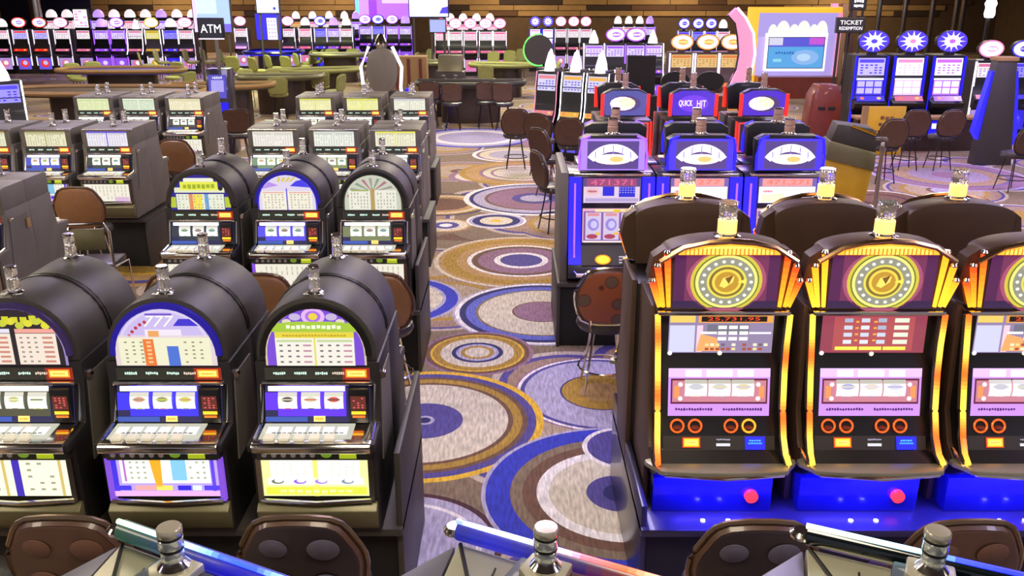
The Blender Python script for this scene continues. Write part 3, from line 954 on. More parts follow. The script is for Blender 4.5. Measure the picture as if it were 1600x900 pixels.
for x0, x1, y0, nm in ((-6.3, -4.2, 9.9, 'far-left third'), (-3.04, -.95, 9.9, 'centre third'), (-6.45, -4.4, 13.0, 'far-left fourth'), (-3.22, -1.13, 13.0, 'centre fourth')):
    stand('stand', 'dark stand under the %s bank of flat-topped machines' % nm, x0, x1, y0, y0 + .95, .58, 'stands under the slot banks', side='cab_dark')

# ================================================================ orange-lit machines, right bank
def bonus_slot(label, group, tone=0):
    t = thing('slot_machine', label, 'slot machine', group=group)
    prof = [(.03, 1.58), (.02, 1.36), (-.01, 1.30), (-.06, 1.06), (-.09, 1.0), (-.13, .90), (-.21, .86), (-.24, .84), (-.1, .74), (.06, .66), (.06, .50), (.46, .50), (.46, 1.58)]
    MB().prism(prof, 'x', -.315, .315).build('cabinet', 'black', t, bevel=.006)
    for q in (-1, 1):
        a, b = sorted((q * .316, q * .345))
        MB().prism([(.06, 1.60), (.04, 1.34), (.02, 1.05), (-.06, .90), (-.16, .84), (.05, .70), (.05, .50), (.46, .50), (.46, 1.60)], 'x', a, b).build('side_panel', 'cab_brown', t, bevel=.004)
        pth = [(q * .325, .0, 1.575), (q * .318, -.015, 1.42), (q * .315, -.035, 1.28), (q * .313, -.075, 1.1), (q * .315, -.125, .97), (q * .318, -.175, .90), (q * .322, -.225, .875)]
        MB().tube(pth, .020, 8).build('strip_housing', 'cab_dark', t)
        # orange glow strip: tube with yellow and red-orange lamps along its length
        st = Print((0, 0, 0))
        m = MB()
        fine = []
        for i in range(len(pth) - 1):
            for k in range(9):
                a_, b_ = Vector(pth[i]), Vector(pth[i + 1])
                fine.append(a_ + (b_ - a_) * k / 9)
        fine.append(Vector(pth[-1]))
        m.tube([p + Vector((0, -.018, .004)) for p in fine], .0145, 8)
        o = m.build('glow_strip', 'lit_strip', t)
        me = o.data
        ca = me.attributes.new('Col', 'BYTE_COLOR', 'CORNER')
        for po in me.polygons:
            zc_ = sum(me.vertices[v].co.z for v in po.vertices) / len(po.vertices)
            w_ = .5 + .5 * math.sin(zc_ * 21 + q * 1.1 + tone * 2.0)
            c = [a * w_ + b * (1 - w_) for a, b in zip(srgb('ffc840'), srgb('ff5a10'))]
            for li in po.loop_indices:
                ca.data[li].color = (*c, 1)
    # pay screen
    p = Print((0, .018, 1.465), (1, 0, 0), (0, .01, .22))
    if tone != 1:
        p.rect(-.26, .26, -.1, .1, '8a7a9c')
        p.rect(-.255, -.13, -.095, .045, 'c4c4e8', 1); p.rect(-.12, -.09, -.095, .045, 'e8c0d0', 1)
        p.rect(-.255, -.13, .06, .095, 'e8c060', 1); p.rect(-.115, .255, .058, .098, 'e09a48', 1); p.rect(-.10, .225, .064, .092, '1c1210', 2)
        p.text('25,731.95', .06, .078, .26, .02, 'ff5028', 3)
        p.rect(-.07, .14, .0, .05, '6a6878', 1)
        p.grid(-.02, .14, -.04, .05, 3, 3, 'f4f0e8', 2, .8, .6); p.rect(-.1, -.02, .0, .012, 'f0eef8', 2); p.rect(.14, .25, .0, .01, 'e8e4f8', 2)
        p.poly([(-.12, -.09), (.0, -.09), (-.02, -.02), (-.1, .0)], 'e8a060', 2)
        p.grid(-.08, .24, -.09, -.045, 12, 2, 'e0cc88', 3, .7, .6, .2, ('e0cc88', 'a04830', 'f0e8c0', '6a5868'))
        p.disc(0, -.1, .012, .012, 'f8f0d0', 4, 10); p.disc(-.25, -.1, .012, .012, 'f0e8e8', 4, 10)
    else:
        p.rect(-.26, .26, -.1, .1, '8c3a4c')
        p.rect(-.2, .2, -.09, .09, 'a84a4e', 1)
        p.grid(-.17, .08, -.06, .09, 3, 4, 'b4bcd0', 2, .5, .55, 0, ('c0c8d8', 'a0a8c0', 'd0d4dc'))
        p.grid(.09, .18, -.06, .09, 1, 4, 'd8dcc8', 2, .8, .6); p.grid(-.13, .05, -.05, .08, 2, 4, 'e0a040', 2, .18, .3)
        p.grid(-.19, .17, -.085, -.065, 3, 1, 'e8dc50', 3, .94, .9)
        p.disc(0, -.104, .012, .012, 'f8f0d0', 4, 10); p.disc(-.25, -.1, .012, .012, 'f0e8e8', 4, 10)
    p.build('pay_screen', 'lit_mid', t)
    # reel glass
    r_, u_ = (1, 0, 0), (0, .05, .24)
    p = Print((0, -.038, 1.175), r_, u_)
    p.rect(-.255, .255, -.125, .12, 'c68cf0'); p.rect(-.255, .255, .075, .12, 'dcb8f0', 1)
    for x0, x1 in ((-.17, -.09), (-.065, .065), (.09, .17)):
        p.rect(x0, x1, .078, .112, 'ffffff', 2)
    p.rect(-.243, .243, -.062, .068, '5a1030', 2); p.rect(-.235, .235, -.052, .058, 'c07888', 3)
    for q in (-1, 1):
        p.rect(min(q * .2, q * .225), max(q * .2, q * .225), -.03, .03, 'ff9050', 4)
        p.disc(q * .195, .038, .012, .012, 'e8e0e8', 5, 10); p.disc(q * .195, -.034, .012, .012, 'e8e0e8', 5, 10)
    p.marks(-.22, -.03, -.098, -.082, 14, '48105a', 3); p.marks(.02, .22, -.098, -.082, 15, '48105a', 3)
    win = p.build('reel_window', 'lit_mid', t)
    for i, x in enumerate((-.118, 0, .118)):
        reel(win, x, -.05, 1.178, .112, .126, (('f0dcb0', 'd0d0e0', 'd8d8d0'), ('e8e0f0', 'b8b8e8', 'f0e0d0'), ('e8e0c0', 'd8d0e0', 'd0d0d8'))[tone], base='fbf9fb', n=i)
    # round buttons, then the square keys
    pn = MB().prism([(-.065, 1.045), (-.095, .985), (-.135, .895), (-.128, .893), (-.085, .985), (-.055, 1.045)], 'x', -.28, .28).build('button_panel', 'cab_dark', t)
    for x in (-.21, -.12, .06, .15):
        c = Vector((x, -.094, 1.012))
        m = MB()
        pts = [(x + .032 * math.cos(2 * PI * k / 16), -.094 + .012 * math.sin(2 * PI * k / 16), 1.012 + .029 * math.sin(2 * PI * k / 16)) for k in range(16)]
        m.tube(pts, .0055, 6, closed=True)
        bo = m.build('button', 'gold_led' if x > .1 and tone == 0 else 'copper_led', pn)
        MB().lathe([(.022, 0), (.02, .008), (.008, .012)], 12, (x, -.094, 1.0)).build('button_cap', 'wood_red', pn)
    p = Print((-.14, -.124, .935), r_, (0, .04, .09))
    p.rect(-.045, .045, -.026, .026, 'b03008'); p.rect(-.038, .038, -.02, .02, 'ffb020', 1); p.rect(-.028, .028, -.01, .01, 'ffd868', 2); p.marks(-.022, .022, -.005, .005, 7, 'e08010', 3)
    p.build('orange_key', 'lit_bright', pn)
    p = Print((.02, -.124, .937), r_, (0, .04, .09))
    p.marks(-.035, .035, .008, .018, 8, 'b0a8c0'); p.rect(-.035, .035, -.02, -.006, 'f0f0f8')
    p.build('display', 'lit', pn)
    p = Print((.18, -.124, .935), r_, (0, .04, .09))
    p.rect(-.05, .05, -.035, .03, '1418f0'); p.marks(-.03, .03, .005, .014, 5, '40a0ff', 1); p.rect(-.035, .035, -.008, 0, '3080ff', 1)
    p.build('blue_key', 'lit_bright', pn)
    MB().prism([(-.135, .885), (-.2, .862), (-.2, .856), (-.135, .872)], 'x', -.2, .26).build('button_ledge', 'clear_violet', t)
    # tray with rounded chrome nose
    o = smooth_outline([(-.33, -.14), (-.325, -.25), (-.27, -.285), (0, -.30), (.27, -.285), (.325, -.25), (.33, -.14)], 4)
    MB().prism(o, 'z', .835, .862).build('tray', 'pod_plate', t, bevel=.006)
    MB().tube([(-.345, -.12, .90), (-.335, -.22, .862), (-.29, -.275, .838), (0, -.305, .832), (.29, -.275, .838), (.335, -.22, .862), (.345, -.12, .90)], .011, 8).build('tray_rail', 'chrome', t)
    # blue underlighting and the door below
    MB().box(-.18, .18, -.16, -.13, .80, .812).build('under_light', 'blue_led', t)
    MB().box(-.31, .31, -.07, .065, .502, .70).build('lower_door', 'door_blue', t, bevel=.004)
    MB().discy((.2, -.095, .60), .034, .03, 16).build('lamp_button', 'red_button', t)
    for x in (-.06, .07):
        MB().lathe([(.012, 0), (.012, .006)], 10, (x, -.16, .503)).build('spot_lamp', 'white_led', t)
    # marquee: wheel picture between fanned orange tubes
    arc = [(-.29, 1.60), (.29, 1.60), (.30, 1.88)] + [(.30 * math.cos(PI * k / 16), 1.88 + .075 * math.sin(PI * k / 16)) for k in range(1, 16)] + [(-.30, 1.88)]
    MB().prism(arc, 'y', .0, .16).build('marquee_box', 'cab_brown', t, bevel=.004)
    for q in (-1, 1):
        MB().tube([(q * .33, -.03, 1.855), (q * .22, -.03, 1.925), (q * .1, -.035, 1.955), (0, -.035, 1.962)], .013, 6).build('crown_rim', 'bronze', t)
    p = Print((0, -.028, 1.898))
    crown = [(-.245, -.01), (.245, -.01), (.235, .01), (.12, .036), (0, .044), (-.12, .036), (-.235, .01)]
    p.poly(crown, 'ff9a28'); p.poly([(a * .86, b * .8) for a, b in crown], 'ffc050', 1); p.grid(-.22, .22, -.009, .022, 22, 1, 'e86a14', 2, .35, 1.0)
    p.build('crown_sign', 'lit_bright', t)
    MB().prism([(-.25, 1.885), (.25, 1.885), (.24, 1.91), (.12, 1.938), (0, 1.945), (-.12, 1.938), (-.24, 1.91)], 'y', -.026, .0).build('crown_case', 'cab_brown', t)
    p = Print((0, -.004, 1.748))
    p.rect(-.255, .255, -.138, .136, '4c1648'); p.rect(-.2, .2, -.138, .136, '6e2a50', 1); p.disc(0, .0, .195, .16, 'a04a68', 2, 28); p.rect(-.255, .255, -.138, -.10, '2c1440', 2)
    def dsk(r, c, l):
        pts = [(r * 1.12 * math.cos(R(a)), max(-.134, min(.132, r * math.sin(R(a))))) for a in range(0, 360, 10)]
        p.poly(pts, c, l)
    for r, c, l in ((.156, 'c8b838', 3), (.142, '6a7028', 4), (.135, 'e4dc78', 5), (.122, '8a8a78', 6), (.086, 'd8cc50', 7), (.076, '7a6428', 8), (.064, 'e0c848', 9), (.052, 'b88a28', 10)):
        dsk(r, c, l)
    for k in range(18):
        a = 2 * PI * k / 18
        p.disc(.118 * math.cos(a), .104 * math.sin(a), .009, .008, 'f8f4ec', 11, 8)
    p.poly([(-.035, -.02), (-.01, -.03), (.03, .0), (.035, .03), (.01, .03), (-.02, .02)], 'e8d860', 11)
    p.poly([(-.01, .02), (.03, .035), (.01, -.01)], '7a4a18', 12); p.poly([(.05, .0), (.095, -.008), (.095, .018)], 'e8d850', 12)
    p.build('marquee_glass', 'lit_mid', t)
    for q in (-1, 1):
        fan = MB().prism([(q * .255, 1.60), (q * .33, 1.62), (q * .374, 1.76), (q * .355, 1.86), (q * .30, 1.90), (q * .258, 1.90)], 'y', .03, .12).build('tube_backing', 'cab_brown', t)
        for j, (x0, x1, z1) in enumerate(((.272, .292, 1.885), (.298, .335, 1.82), (.318, .358, 1.745))):
            m = MB()
            n_ = 8
            m.tube([(q * (x0 + (x1 - x0) * k / n_), -.0, 1.615 + (z1 - 1.615) * k / n_) for k in range(n_ + 1)], .0155, 8, taper=[.010 + .007 * k / n_ for k in range(n_ + 1)])
            o = m.build('light_tube', 'lit_strip', fan)
            me = o.data
            ca = me.attributes.new('Col', 'BYTE_COLOR', 'CORNER')
            for po in me.polygons:
                zc_ = sum(me.vertices[v].co.z for v in po.vertices) / len(po.vertices)
                f = (zc_ - 1.615) / (z1 - 1.615)
                hot = tone == 0 or (tone == 1 and q > 5) or (tone == 2 and q < 0)
                c0, c1 = ('ff9c18', 'ff3008') if hot else ('ffb428', 'ff8c14')
                c = [a * (1 - f) + b * f for a, b in zip(srgb(c0), srgb(c1))]
                for li in po.loop_indices:
                    ca.data[li].color = (*c, 1)
            MB().lathe([(.017, 0), (.02, .008), (.014, .02)], 10, (q * x1, 0, z1)).build('tube_cap', 'chrome', fan)
    MB().box(-.325, .325, -.03, .06, 1.578, 1.598).build('belt', 'chrome', t, bevel=.005)
    candle(t, 0, .06, 1.955, .047, .155, hot=True)
    return t
mat('copper_led', 'a05020', 0.3, 0.5, emit='ff6a28', es=0.9)
mat('clear_violet', '9a90d8', 0.1, 0.2, trans=0.3, emit='6058c0', es=0.3)
mat('door_blue', '101060', 0.25, 0.2, 0.4)
mat('red_button', 'a01010', 0.3, emit='ff3030', es=1.8)
gB = 'orange-lit wheel slot machines on the right'
bx = (1.04, 1.80, 2.565)
B = [bonus_slot('orange-lit slot machine with red fan tubes, left of the near right bank', gB, 0),
     bonus_slot('orange-lit slot machine with dark red symbol screen, middle of the near right bank', gB, 1),
     bonus_slot('orange-lit slot machine cut by the right edge of the near right bank', gB, 2)]
for b_, x in zip(B, bx):
    b_.location = (x, 4.1, 0)
for i, x in enumerate((.997, 1.787, 2.54)):
    dup(B[0], (x, 5.03, 0), PI, 'dark arched back of the machine behind the %s orange-lit one' % ('left', 'middle', 'right')[i], 'rear twins of the near right bank')
def blue_point(loc, e, r=.05, col=(.08, .06, 1.0)):
    d = bpy.data.lights.new('under_light_lamp', 'AREA')
    d.shape = 'RECTANGLE'
    d.size, d.size_y = .5, .08
    d.energy = e
    d.color = col
    o = bpy.data.objects.new('under_light_lamp', d)
    o.location = loc
    COL.objects.link(o)
    o.rotation_euler = (R(28), 0, 0)
    return o
for x in bx:
    blue_point((x, 3.88, .795), 30)
st = stand('stand', 'dark stand washed in blue light under the orange-lit machines', .655, 3.0, 3.86, 5.25, .50, 'stands under the slot banks', side='cab_blueblack', wall_h=.62)
# ================================================================ blue-lit bank behind, right
def video_slot(label, group, mirror=False, tone=0):
    t = thing('slot_machine', label, 'slot machine', group=group)
    MB().prism([(.02, 1.58), (.0, 1.30), (-.03, .98), (-.10, .80), (-.14, .73), (-.14, .68), (.02, .62), (.42, .62), (.42, 1.58)], 'x', -.372, .372).build('cabinet', 'cab_blueblack', t, bevel=.006)
    for q in (-1, 1):
        a, b = sorted((q * .262, q * .37))
        MB().prism([(.0, 1.55), (-.02, 1.30), (-.05, .98), (-.115, .80), (-.10, .80), (-.03, .98), (.01, 1.3), (.03, 1.55)], 'x', a, b).build('blue_strip', 'blue_led' if tone else 'blue_led', t)
        MB().tube([(q * .32, -.018, 1.5), (q * .32, -.035, 1.30), (q * .32, -.062, .98), (q * .32, -.105, .86)], .009, 6).build('strip_core', 'violet_led', t)
    MB().box(-.33, .33, -.02, .02, 1.555, 1.585).build('top_bar', 'chrome', t, bevel=.004)
    p = Print((0, -.008, 1.44), (1, 0, 0), (0, .012, .23))
    dig = ('471371', '47,277', '471,271')[tone]
    p.rect(-.25, .25, -.115, .105, '5a4a88'); p.rect(-.22, .21, .035, .1, 'a04878' if tone == 0 else 'c07878', 1)
    p.text(dig, -.005, .067, .36, .048, 'f06a9a' if tone == 0 else 'ff5a48', 2)
    p.rect(-.245, .24, -.11, .03, 'e8d0e8' if tone == 0 else 'e8d0b8', 1)
    p.disc(-.17, -.01, .06, .032, 'f0c0c8', 2, 14); p.marks(-.21, -.13, -.02, 0, 6, 'b04860', 3)
    if tone == 0:
        p.rect(-.08, .02, -.05, .03, '1820e0', 2); p.rect(.06, .2, -.06, .03, '2028d8', 2); p.grid(.06, .2, -.03, .03, 6, 3, 'a8a8f0', 3, .5, .4)
        p.rect(-.23, .23, -.1, -.07, 'b8a8d8', 2)
    else:
        p.rect(.02, .23, -.09, .03, 'ccd0f0', 2); p.rect(-.22, -.03, -.1, -.03, 'f8e8a0', 2); p.grid(.03, .22, -.08, .02, 8, 4, 'a8a8d0', 3, .5, .4, .4)
    p.build('pay_screen', 'lit_bright' if tone else 'lit', t)
    p = Print((0, -.028, 1.135), (1, 0, 0), (0, .03, .3))
    p.rect(-.25, .25, -.155, .145, 'e8b0c8'); p.rect(-.24, .24, -.14, .12, '8a58a8', 1)
    p.rect(-.14, .2, .115, .14, 'ffe8b0', 2); p.rect(.02, .08, .11, .135, 'f0c030', 3); p.rect(-.24, .24, -.155, -.14, 'fff0e8', 2)
    w_ = p.build('reel_window', 'lit', t)
    for i, x in enumerate((-.155, 0, .155)):
        r_ = Print((x, -.034, 1.13), (1, 0, 0), (0, .03, .3))
        r_.rect(-.068, .068, -.125, .115, 'd8c8e8'); r_.disc(0, .01, .05, .055, '9a8ae0', 1, 12); r_.disc(.005, .01, .03, .034, 'd0c8f8', 2, 10)
        r_.disc(-.01, -.095, .05, .022, 'b04060', 2, 10); r_.rect(-.05, .05, .085, .11, 'e090a0', 1); r_.rect(.02, .06, -.08, -.06, 'f0c040', 3)
        r_.build('reel', 'lit', w_)
    MB().prism([(-.03, .97), (-.135, .80), (-.13, .79), (-.02, .955)], 'x', -.26, .26).build('button_panel', 'cab_dark', t)
    p = Print((-.07, -.115, .845), (1, 0, 0), (0, .105, .17))
    p.disc(0, 0, .07, .045, 'e08008', 0, 14); p.disc(0, 0, .055, .034, 'ffd030', 1, 14)
    p.build('yellow_button', 'lit_bright', t)
    p = Print((.12, -.117, .842), (1, 0, 0), (0, .105, .17))
    for k in range(3):
        p.rect(-.05, .05, -.03 + k * .026, -.016 + k * .026, 'b8b0c8')
    p.build('display', 'lit', t)
    MB().tube([(-.34, -.08, .75), (-.3, -.165, .715), (0, -.18, .71), (.3, -.165, .715), (.34, -.08, .75)], .018, 8).build('tray_rail', 'chrome', t)
    # topper with its lit arc
    MB().prism([(-.28, 1.60), (.28, 1.60), (.29, 1.87), (.22, 1.905), (-.22, 1.905), (-.29, 1.87)], 'y', .02, .16).build('topper', 'black', t, bevel=.006)
    p = Print((0, .012, 1.75))
    p.rect(-.275, .275, -.14, .13, '3828e8' if tone else '8a68f0'); p.rect(-.22, .22, -.13, .11, '40306a', 1)
    p.ring(0, -.18, .2, .265, 'f4ecff', 2, 16, 35, 145); p.disc(0, -.045, .16, .045, 'ffe8c0', 3, 20); p.disc(.03, -.045, .06, .025, 'f0a060', 4, 12)
    for k in range(5):
        a = R(50 + k * 20)
        p.rect(.235 * math.cos(a) - .004, .235 * math.cos(a) + .004, -.2 + .2 * math.sin(a), -.16 + .235 * math.sin(a), '6a58a8', 3)
    p.build('topper_screen', 'lit_bright', t)
    for q in (-1, 1):
        MB().tube([(q * .285, .0, 1.61), (q * .29, .0, 1.74), (q * .27, .0, 1.88), (q * .2, .0, 1.905)], .011, 6).build('topper_tube', 'violet_led' if not tone else 'blue_led', t)
    candle(t, 0, .1, 1.905, .045, .115, top_mat='frost_tan')
    return t
gC = 'blue-lit slot machines in the second right bank'
cx_ = (.864, 1.62, 2.38)
Cm = [video_slot('blue-lit slot machine with pink meter and white arc topper, chair in front', gC, tone=0), video_slot('blue-lit slot machine with red 47,277 meter, middle of second right bank', gC, tone=1), video_slot('blue-lit slot machine with red meter, right end of second right bank beside yellow bin', gC, tone=2)]
for c_, x in zip(Cm, cx_):
    c_.location = (x, 7.55, 0)
for i, x in enumerate(cx_):
    dup(Cm[i], (x + .1, 8.45, 0), PI, 'dark back of the machine behind the %s blue-lit one' % ('left', 'middle', 'right')[i], 'rear twins of the second right bank')
stand('stand', 'dark stand with grey end panels under the blue-lit machines', .40, 2.85, 7.46, 8.6, .62, 'stands under the slot banks', side='cab_dark')
ep = MB().box(.42, .485, 7.5, 8.5, .62, 1.6).build('upright_divider', 'cab_grey', bevel=.006)
tag(ep, 'grey upright end panel at the left of the blue-lit bank', 'divider')

# ================================================================ third right bank: hit toppers
def topper_slot(label, group, tone):
    t = thing('slot_machine', label, 'slot machine', group=group)
    MB().prism([(.02, 1.70), (.0, 1.30), (-.12, .95), (-.16, .85), (-.1, .60), (.4, .60), (.4, 1.70)], 'x', -.3, .3).build('cabinet', 'black', t, bevel=.006)
    p = Print((0, -.002, 1.52), (1, 0, 0), (0, .015, .3))
    p.rect(-.27, .27, -.17, .16, 'e84030'); p.rect(-.245, .245, -.15, .14, '201018', 1); p.rect(-.22, .22, -.12, .07, 'd0d4d8' if tone == 0 else '5a1418', 2); p.rect(-.2, .2, .085, .125, 'e07880', 2)
    p.marks(-.18, .18, .095, .115, 12, 'a02030', 3)
    if tone:
        p.disc(.1, -.03, .05, .08, 'f0e8e8', 3, 12); p.disc(-.1, -.02, .06, .07, 'c8a080', 3, 12)
    p.build('pay_screen', 'lit', t)
    p = Print((0, -.05, 1.13), (1, 0, 0), (0, .1, .3)); p.rect(-.24, .24, -.14, .12, '6a4088'); p.grid(-.22, .22, -.12, .1, 3, 2, 'e8d8f0', 1, .85, .8); p.build('reel_window', 'lit', t)
    tp = MB().prism([(-.23, 1.74), (.23, 1.74), (.25, 1.99), (.15, 2.04), (-.15, 2.04), (-.25, 1.99)], 'y', .02, .14).build('topper', 'black', t, bevel=.005)
    p = Print((0, .012, 1.885))
    p.poly([(-.225, -.13), (.225, -.13), (.24, .1), (.14, .14), (-.14, .14), (-.24, .1)], '3c1c9c' if tone != 0 else '3c3c78')
    p.disc(0, .0, .17, .09, '5a2ad8' if tone == 1 else '3a2c58', 1, 20)
    if tone == 1:
        p.text('QUICK', -.085, .0, .15, .075, 'fff0ff', 2); p.text('HIT', .09, .0, .1, .07, 'f8d8ff', 2)
    else:
        p.disc(-.03, 0, .14, .075, 'e8c8e0', 2, 14); p.disc(.02, .01, .09, .05, 'f0b890', 3, 12); p.text('HIT', .0, .0, .14, .06, 'fff0e8', 4)
    p.build('topper_screen', 'lit_bright', t)
    for q in (-1, 1):
        MB().box(*sorted((q * .235, q * .27)), .0, .03, 1.75, 1.99).build('topper_light', 'red_led', t)
        MB().tube([(q * .29, -.005, 1.69), (q * .29, -.02, 1.32), (q * .29, -.12, .98)], .012, 6).build('side_light', 'red_led', t)
    candle(t, 0, .08, 2.04, .035, .15, top_mat='frost_tan')
    return t
gD = 'red-edged slot machines in the third right bank'
for i, (x, w_) in enumerate(((1.25, 'pale screen at the left end'), (2.0, 'violet lettered topper in the middle'), (2.78, 'topper behind tan lamps at right end'))):
    m_ = topper_slot('red-edged slot machine of the third right bank, ' + w_, gD, i)
    m_.location = (x, 9.92, 0)
    dup(m_, (x, 10.75, 0), PI, 'rear twin behind the red-edged machine, ' + w_, 'rear twins of the third right bank')
stand('stand', 'dark stand under the red-edged machines of the third right bank', .85, 3.2, 9.85, 10.9, .58, 'stands under the slot banks')

# ================================================================ foreground pods seen from behind
def tint(o, cols):
    me = o.data
    ca = me.attributes.new('Col', 'BYTE_COLOR', 'CORNER')
    for po in me.polygons:
        xc = sum(me.vertices[v].co.x for v in po.vertices) / len(po.vertices)
        f = max(0, min(.999, (xc + .305) / .85)) * (len(cols) - 1)
        i = int(f)
        a, b = srgb(cols[i]), srgb(cols[i + 1])
        c = [p_ * (1 - f + i) + q_ * (f - i) for p_, q_ in zip(a, b)]
        for li in po.loop_indices:
            ca.data[li].color = (*c, 1)
def pod(label, x, y, rz, cols, ends, deep=None):
    t = thing('slot_machine', label, 'slot machine', (x, y, 0), rz, 'machine tops along the bottom edge')
    # local frame: candle at the origin column, bar runs along +x at the far side
    MB().prism([(-.30, .14), (.34, .14), (.34, -.45), (-.30, -.45)], 'z', 0, 1.52).build('cabinet', 'cab_dark', t, bevel=.01)
    MB().add([(-.30, .09, 1.665), (.42, .09, 1.665), (.42, -.55, 1.56), (-.18, -.55, 1.56), (-.30, .09, 1.53), (.42, .09, 1.53), (.42, -.55, 1.50), (-.18, -.55, 1.50)],
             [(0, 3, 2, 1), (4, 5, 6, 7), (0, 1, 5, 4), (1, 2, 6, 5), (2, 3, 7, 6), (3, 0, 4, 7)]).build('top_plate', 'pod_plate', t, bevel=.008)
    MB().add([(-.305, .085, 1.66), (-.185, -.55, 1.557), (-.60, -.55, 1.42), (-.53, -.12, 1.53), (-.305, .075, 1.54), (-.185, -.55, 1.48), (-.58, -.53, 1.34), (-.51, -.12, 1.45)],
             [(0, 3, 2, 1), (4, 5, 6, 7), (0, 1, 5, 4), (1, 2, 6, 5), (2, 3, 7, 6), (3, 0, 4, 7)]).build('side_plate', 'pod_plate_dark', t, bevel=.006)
    MB().tube([(-.29, .085, 1.667), (-.07, -.2, 1.62), (.02, -.35, 1.596)], .006, 5).build('seam', 'black', t)
    MB().tube([(-.16, .04, 1.66), (-.08, -.54, 1.565)], .003, 5).build('seam', 'black', t)
    # light bar: half-round housing, strip glow put into its colour (bar_glass stays dark), lit edge
    hb = MB().tube([(-.30 + .84 * k / 20, .10, 1.70) for k in range(21)], .029, 12).build('bar_housing', 'bar_glass' if ends else 'lit_dim', t)
    tint(hb, deep or cols)
    MB().lathe([(.03, 0), (.032, .01), (.022, .02)], 12, (-.315, .10, 1.69)).build('bar_end', 'chrome', t)
    n_ = 40
    tint(MB().tube([(-.305 + .85 * k / n_, .10 - .006, 1.7295) for k in range(n_ + 1)], .0075, 6).build('light_strip', 'lit_lamp', t), cols)
    MB().prism([(-.085, .04), (.10, .04), (.13, -.4), (-.11, -.4)], 'z', 1.58, 1.722).build('top_box', 'black', t, bevel=.006)
    MB().prism([(-.055, .045), (.055, .045), (.06, -.03), (.03, -.055), (-.03, -.055), (-.06, -.03)], 'z', 1.66, 1.742).build('lamp_bracket', 'pod_plate', t, bevel=.006)
    f_ = MB().lathe([(.040, 0), (.040, .007), (.031, .018), (.027, .024)], 18, (0, 0, 1.742)).build('candle_light', 'chrome', t)
    MB().lathe([(.0295, .054), (.0295, .061)], 18, (0, 0, 1.742)).build('lamp_band', 'black', f_)
    MB().lathe([(.030, .088), (.030, .094)], 18, (0, 0, 1.742)).build('lamp_band', 'black', f_)
    for a, b, r in ((.024, .056, .028), (.059, .09, .0305)):
        MB().lathe([(r * .9, a), (r, a + .004), (r, b - .004), (r * .88, b)], 18, (0, 0, 1.742)).build('lamp_tier', 'pod_lamp', f_)
    MB().lathe([(.028, .092), (.031, .096), (.031, .112), (.028, .116), (.001, .117)], 18, (0, 0, 1.742)).build('lamp_cap', 'pod_cap', f_)
    return t
mat('bar_glass', '0c1418', 0.12, 0.3, 0.8)
mat('pod_lamp', 'dde4e4', 0.1, 0.7)
mat('pod_cap', 'b8b2a0', 0.25, 0.7)
pod('grey machine top with green-to-blue light bar, bottom left', -.835, 1.86, R(-26), ('c8ffb8', 'b0fff0', '90c8ff', '2040ff', '2038ff', '80a8ff', '60ffb0', '70ff90'), 0, ('106040', '0c5060', '1020c0', '0808ff', '0808ff', '0a20c0', '0a6050'))
pod('grey machine top with blue, red and white light bar, bottom centre', .083, 1.86, R(-26), ('5060ff', 'd0dcff', 'c0d0ff', 'ff5060', 'ff4820', 'ffa080', 'd8e0ff', '6090ff'), 0, ('0a20c0', '0a18ff', '0a10c0', '400a80', 'a02010', '301080', '0818e0', '0830ff'))
pod('grey machine top with white-green light bar, bottom right', 1.03, 1.845, R(-24.5), ('f0ffd8', 'c8fff0', 'a0e8ff', '2838ff', '1820ff', '2030ff', '40c080', '60ff90'), 1)

# ================================================================ chairs at the banks
gch = 'casino chairs at the slot banks'
hero = casino_chair('dark leather chair with disc-patterned back and bronze rim, before the green-banner machine', gch, back='fab_plum')
hero.location = (-.855, 3.33, 0)
ch_b = casino_chair('brown leather chair with bronze rim, left of the green light bar', gch, back='fab_brown')
ch_b.location = (-1.80, 3.33, 0)
ch_r = casino_chair('brown leather chair with disc-patterned back before the left orange-lit machine', gch, back='fab_plum', rim='chair_rim')
ch_r.location = (.98, 3.30, 0)
dup(ch_b, (1.80, 3.30, 0), .03, 'brown leather chair before the middle orange-lit machine, behind a chrome lamp', gch)
dup(ch_b, (-2.42, 3.28, 0), .05, 'chair cut by the left edge at the bottom left', gch)
rust = casino_chair('rust leather chair with wire foot ring before the blue-lit machine', gch, back='fab_rust', pad='leather_brown', rim='chrome', shape='hex', seat='leather_dark')
rust.location = (.74, 6.62, 0)
tan = casino_chair('tan leather chair before the grey fan machine', gch, back='leather_tan', pad='leather_tan', rim='leather_brown', shape='hex')
tan.location = (-1.0, 6.5, 0)
for x, y, rz, d_ in ((-1.86, 6.48, 0, 'tan leather chair before the lilac starburst machine'), (-4.62, 9.45, .1, 'tan leather chair with chrome legs before the far-left third bank'), (-4.68, 12.55, 0, 'round-backed tan chair before the far-left fourth bank'),
                   (-2.5, 6.5, .1, 'tan leather chair before the stepped yellow machine')):
    dup(tan, (x, y, 0), rz, d_, gch)
# chair frame seen empty, chrome back
t = thing('chrome_frame_chair', 'chrome-framed chair with low dark seat beside the left edge machine', 'chair', (-4.05, 8.35, 0), .1)
MB().tube([(-.2, -.2, 0), (-.2, -.2, .9), (-.16, -.2, .98), (.16, -.2, .98), (.2, -.2, .9), (.2, -.2, 0)], .015, 8).build('frame', 'chrome', t)
MB().tube([(-.2, -.2, .55), (-.2, .22, .5), (-.22, .24, 0)], .012, 6).build('leg', 'chrome', t)
MB().tube([(.2, -.2, .55), (.2, .22, .5), (.22, .24, 0)], .012, 6).build('leg', 'chrome', t)
MB().box(-.19, .19, -.18, .22, .50, .57).build('seat', 'leather_dark', t, bevel=.02)
MB().box(-.15, .15, -.205, -.175, .72, .93).build('backrest', 'cab_olive', t, bevel=.012)
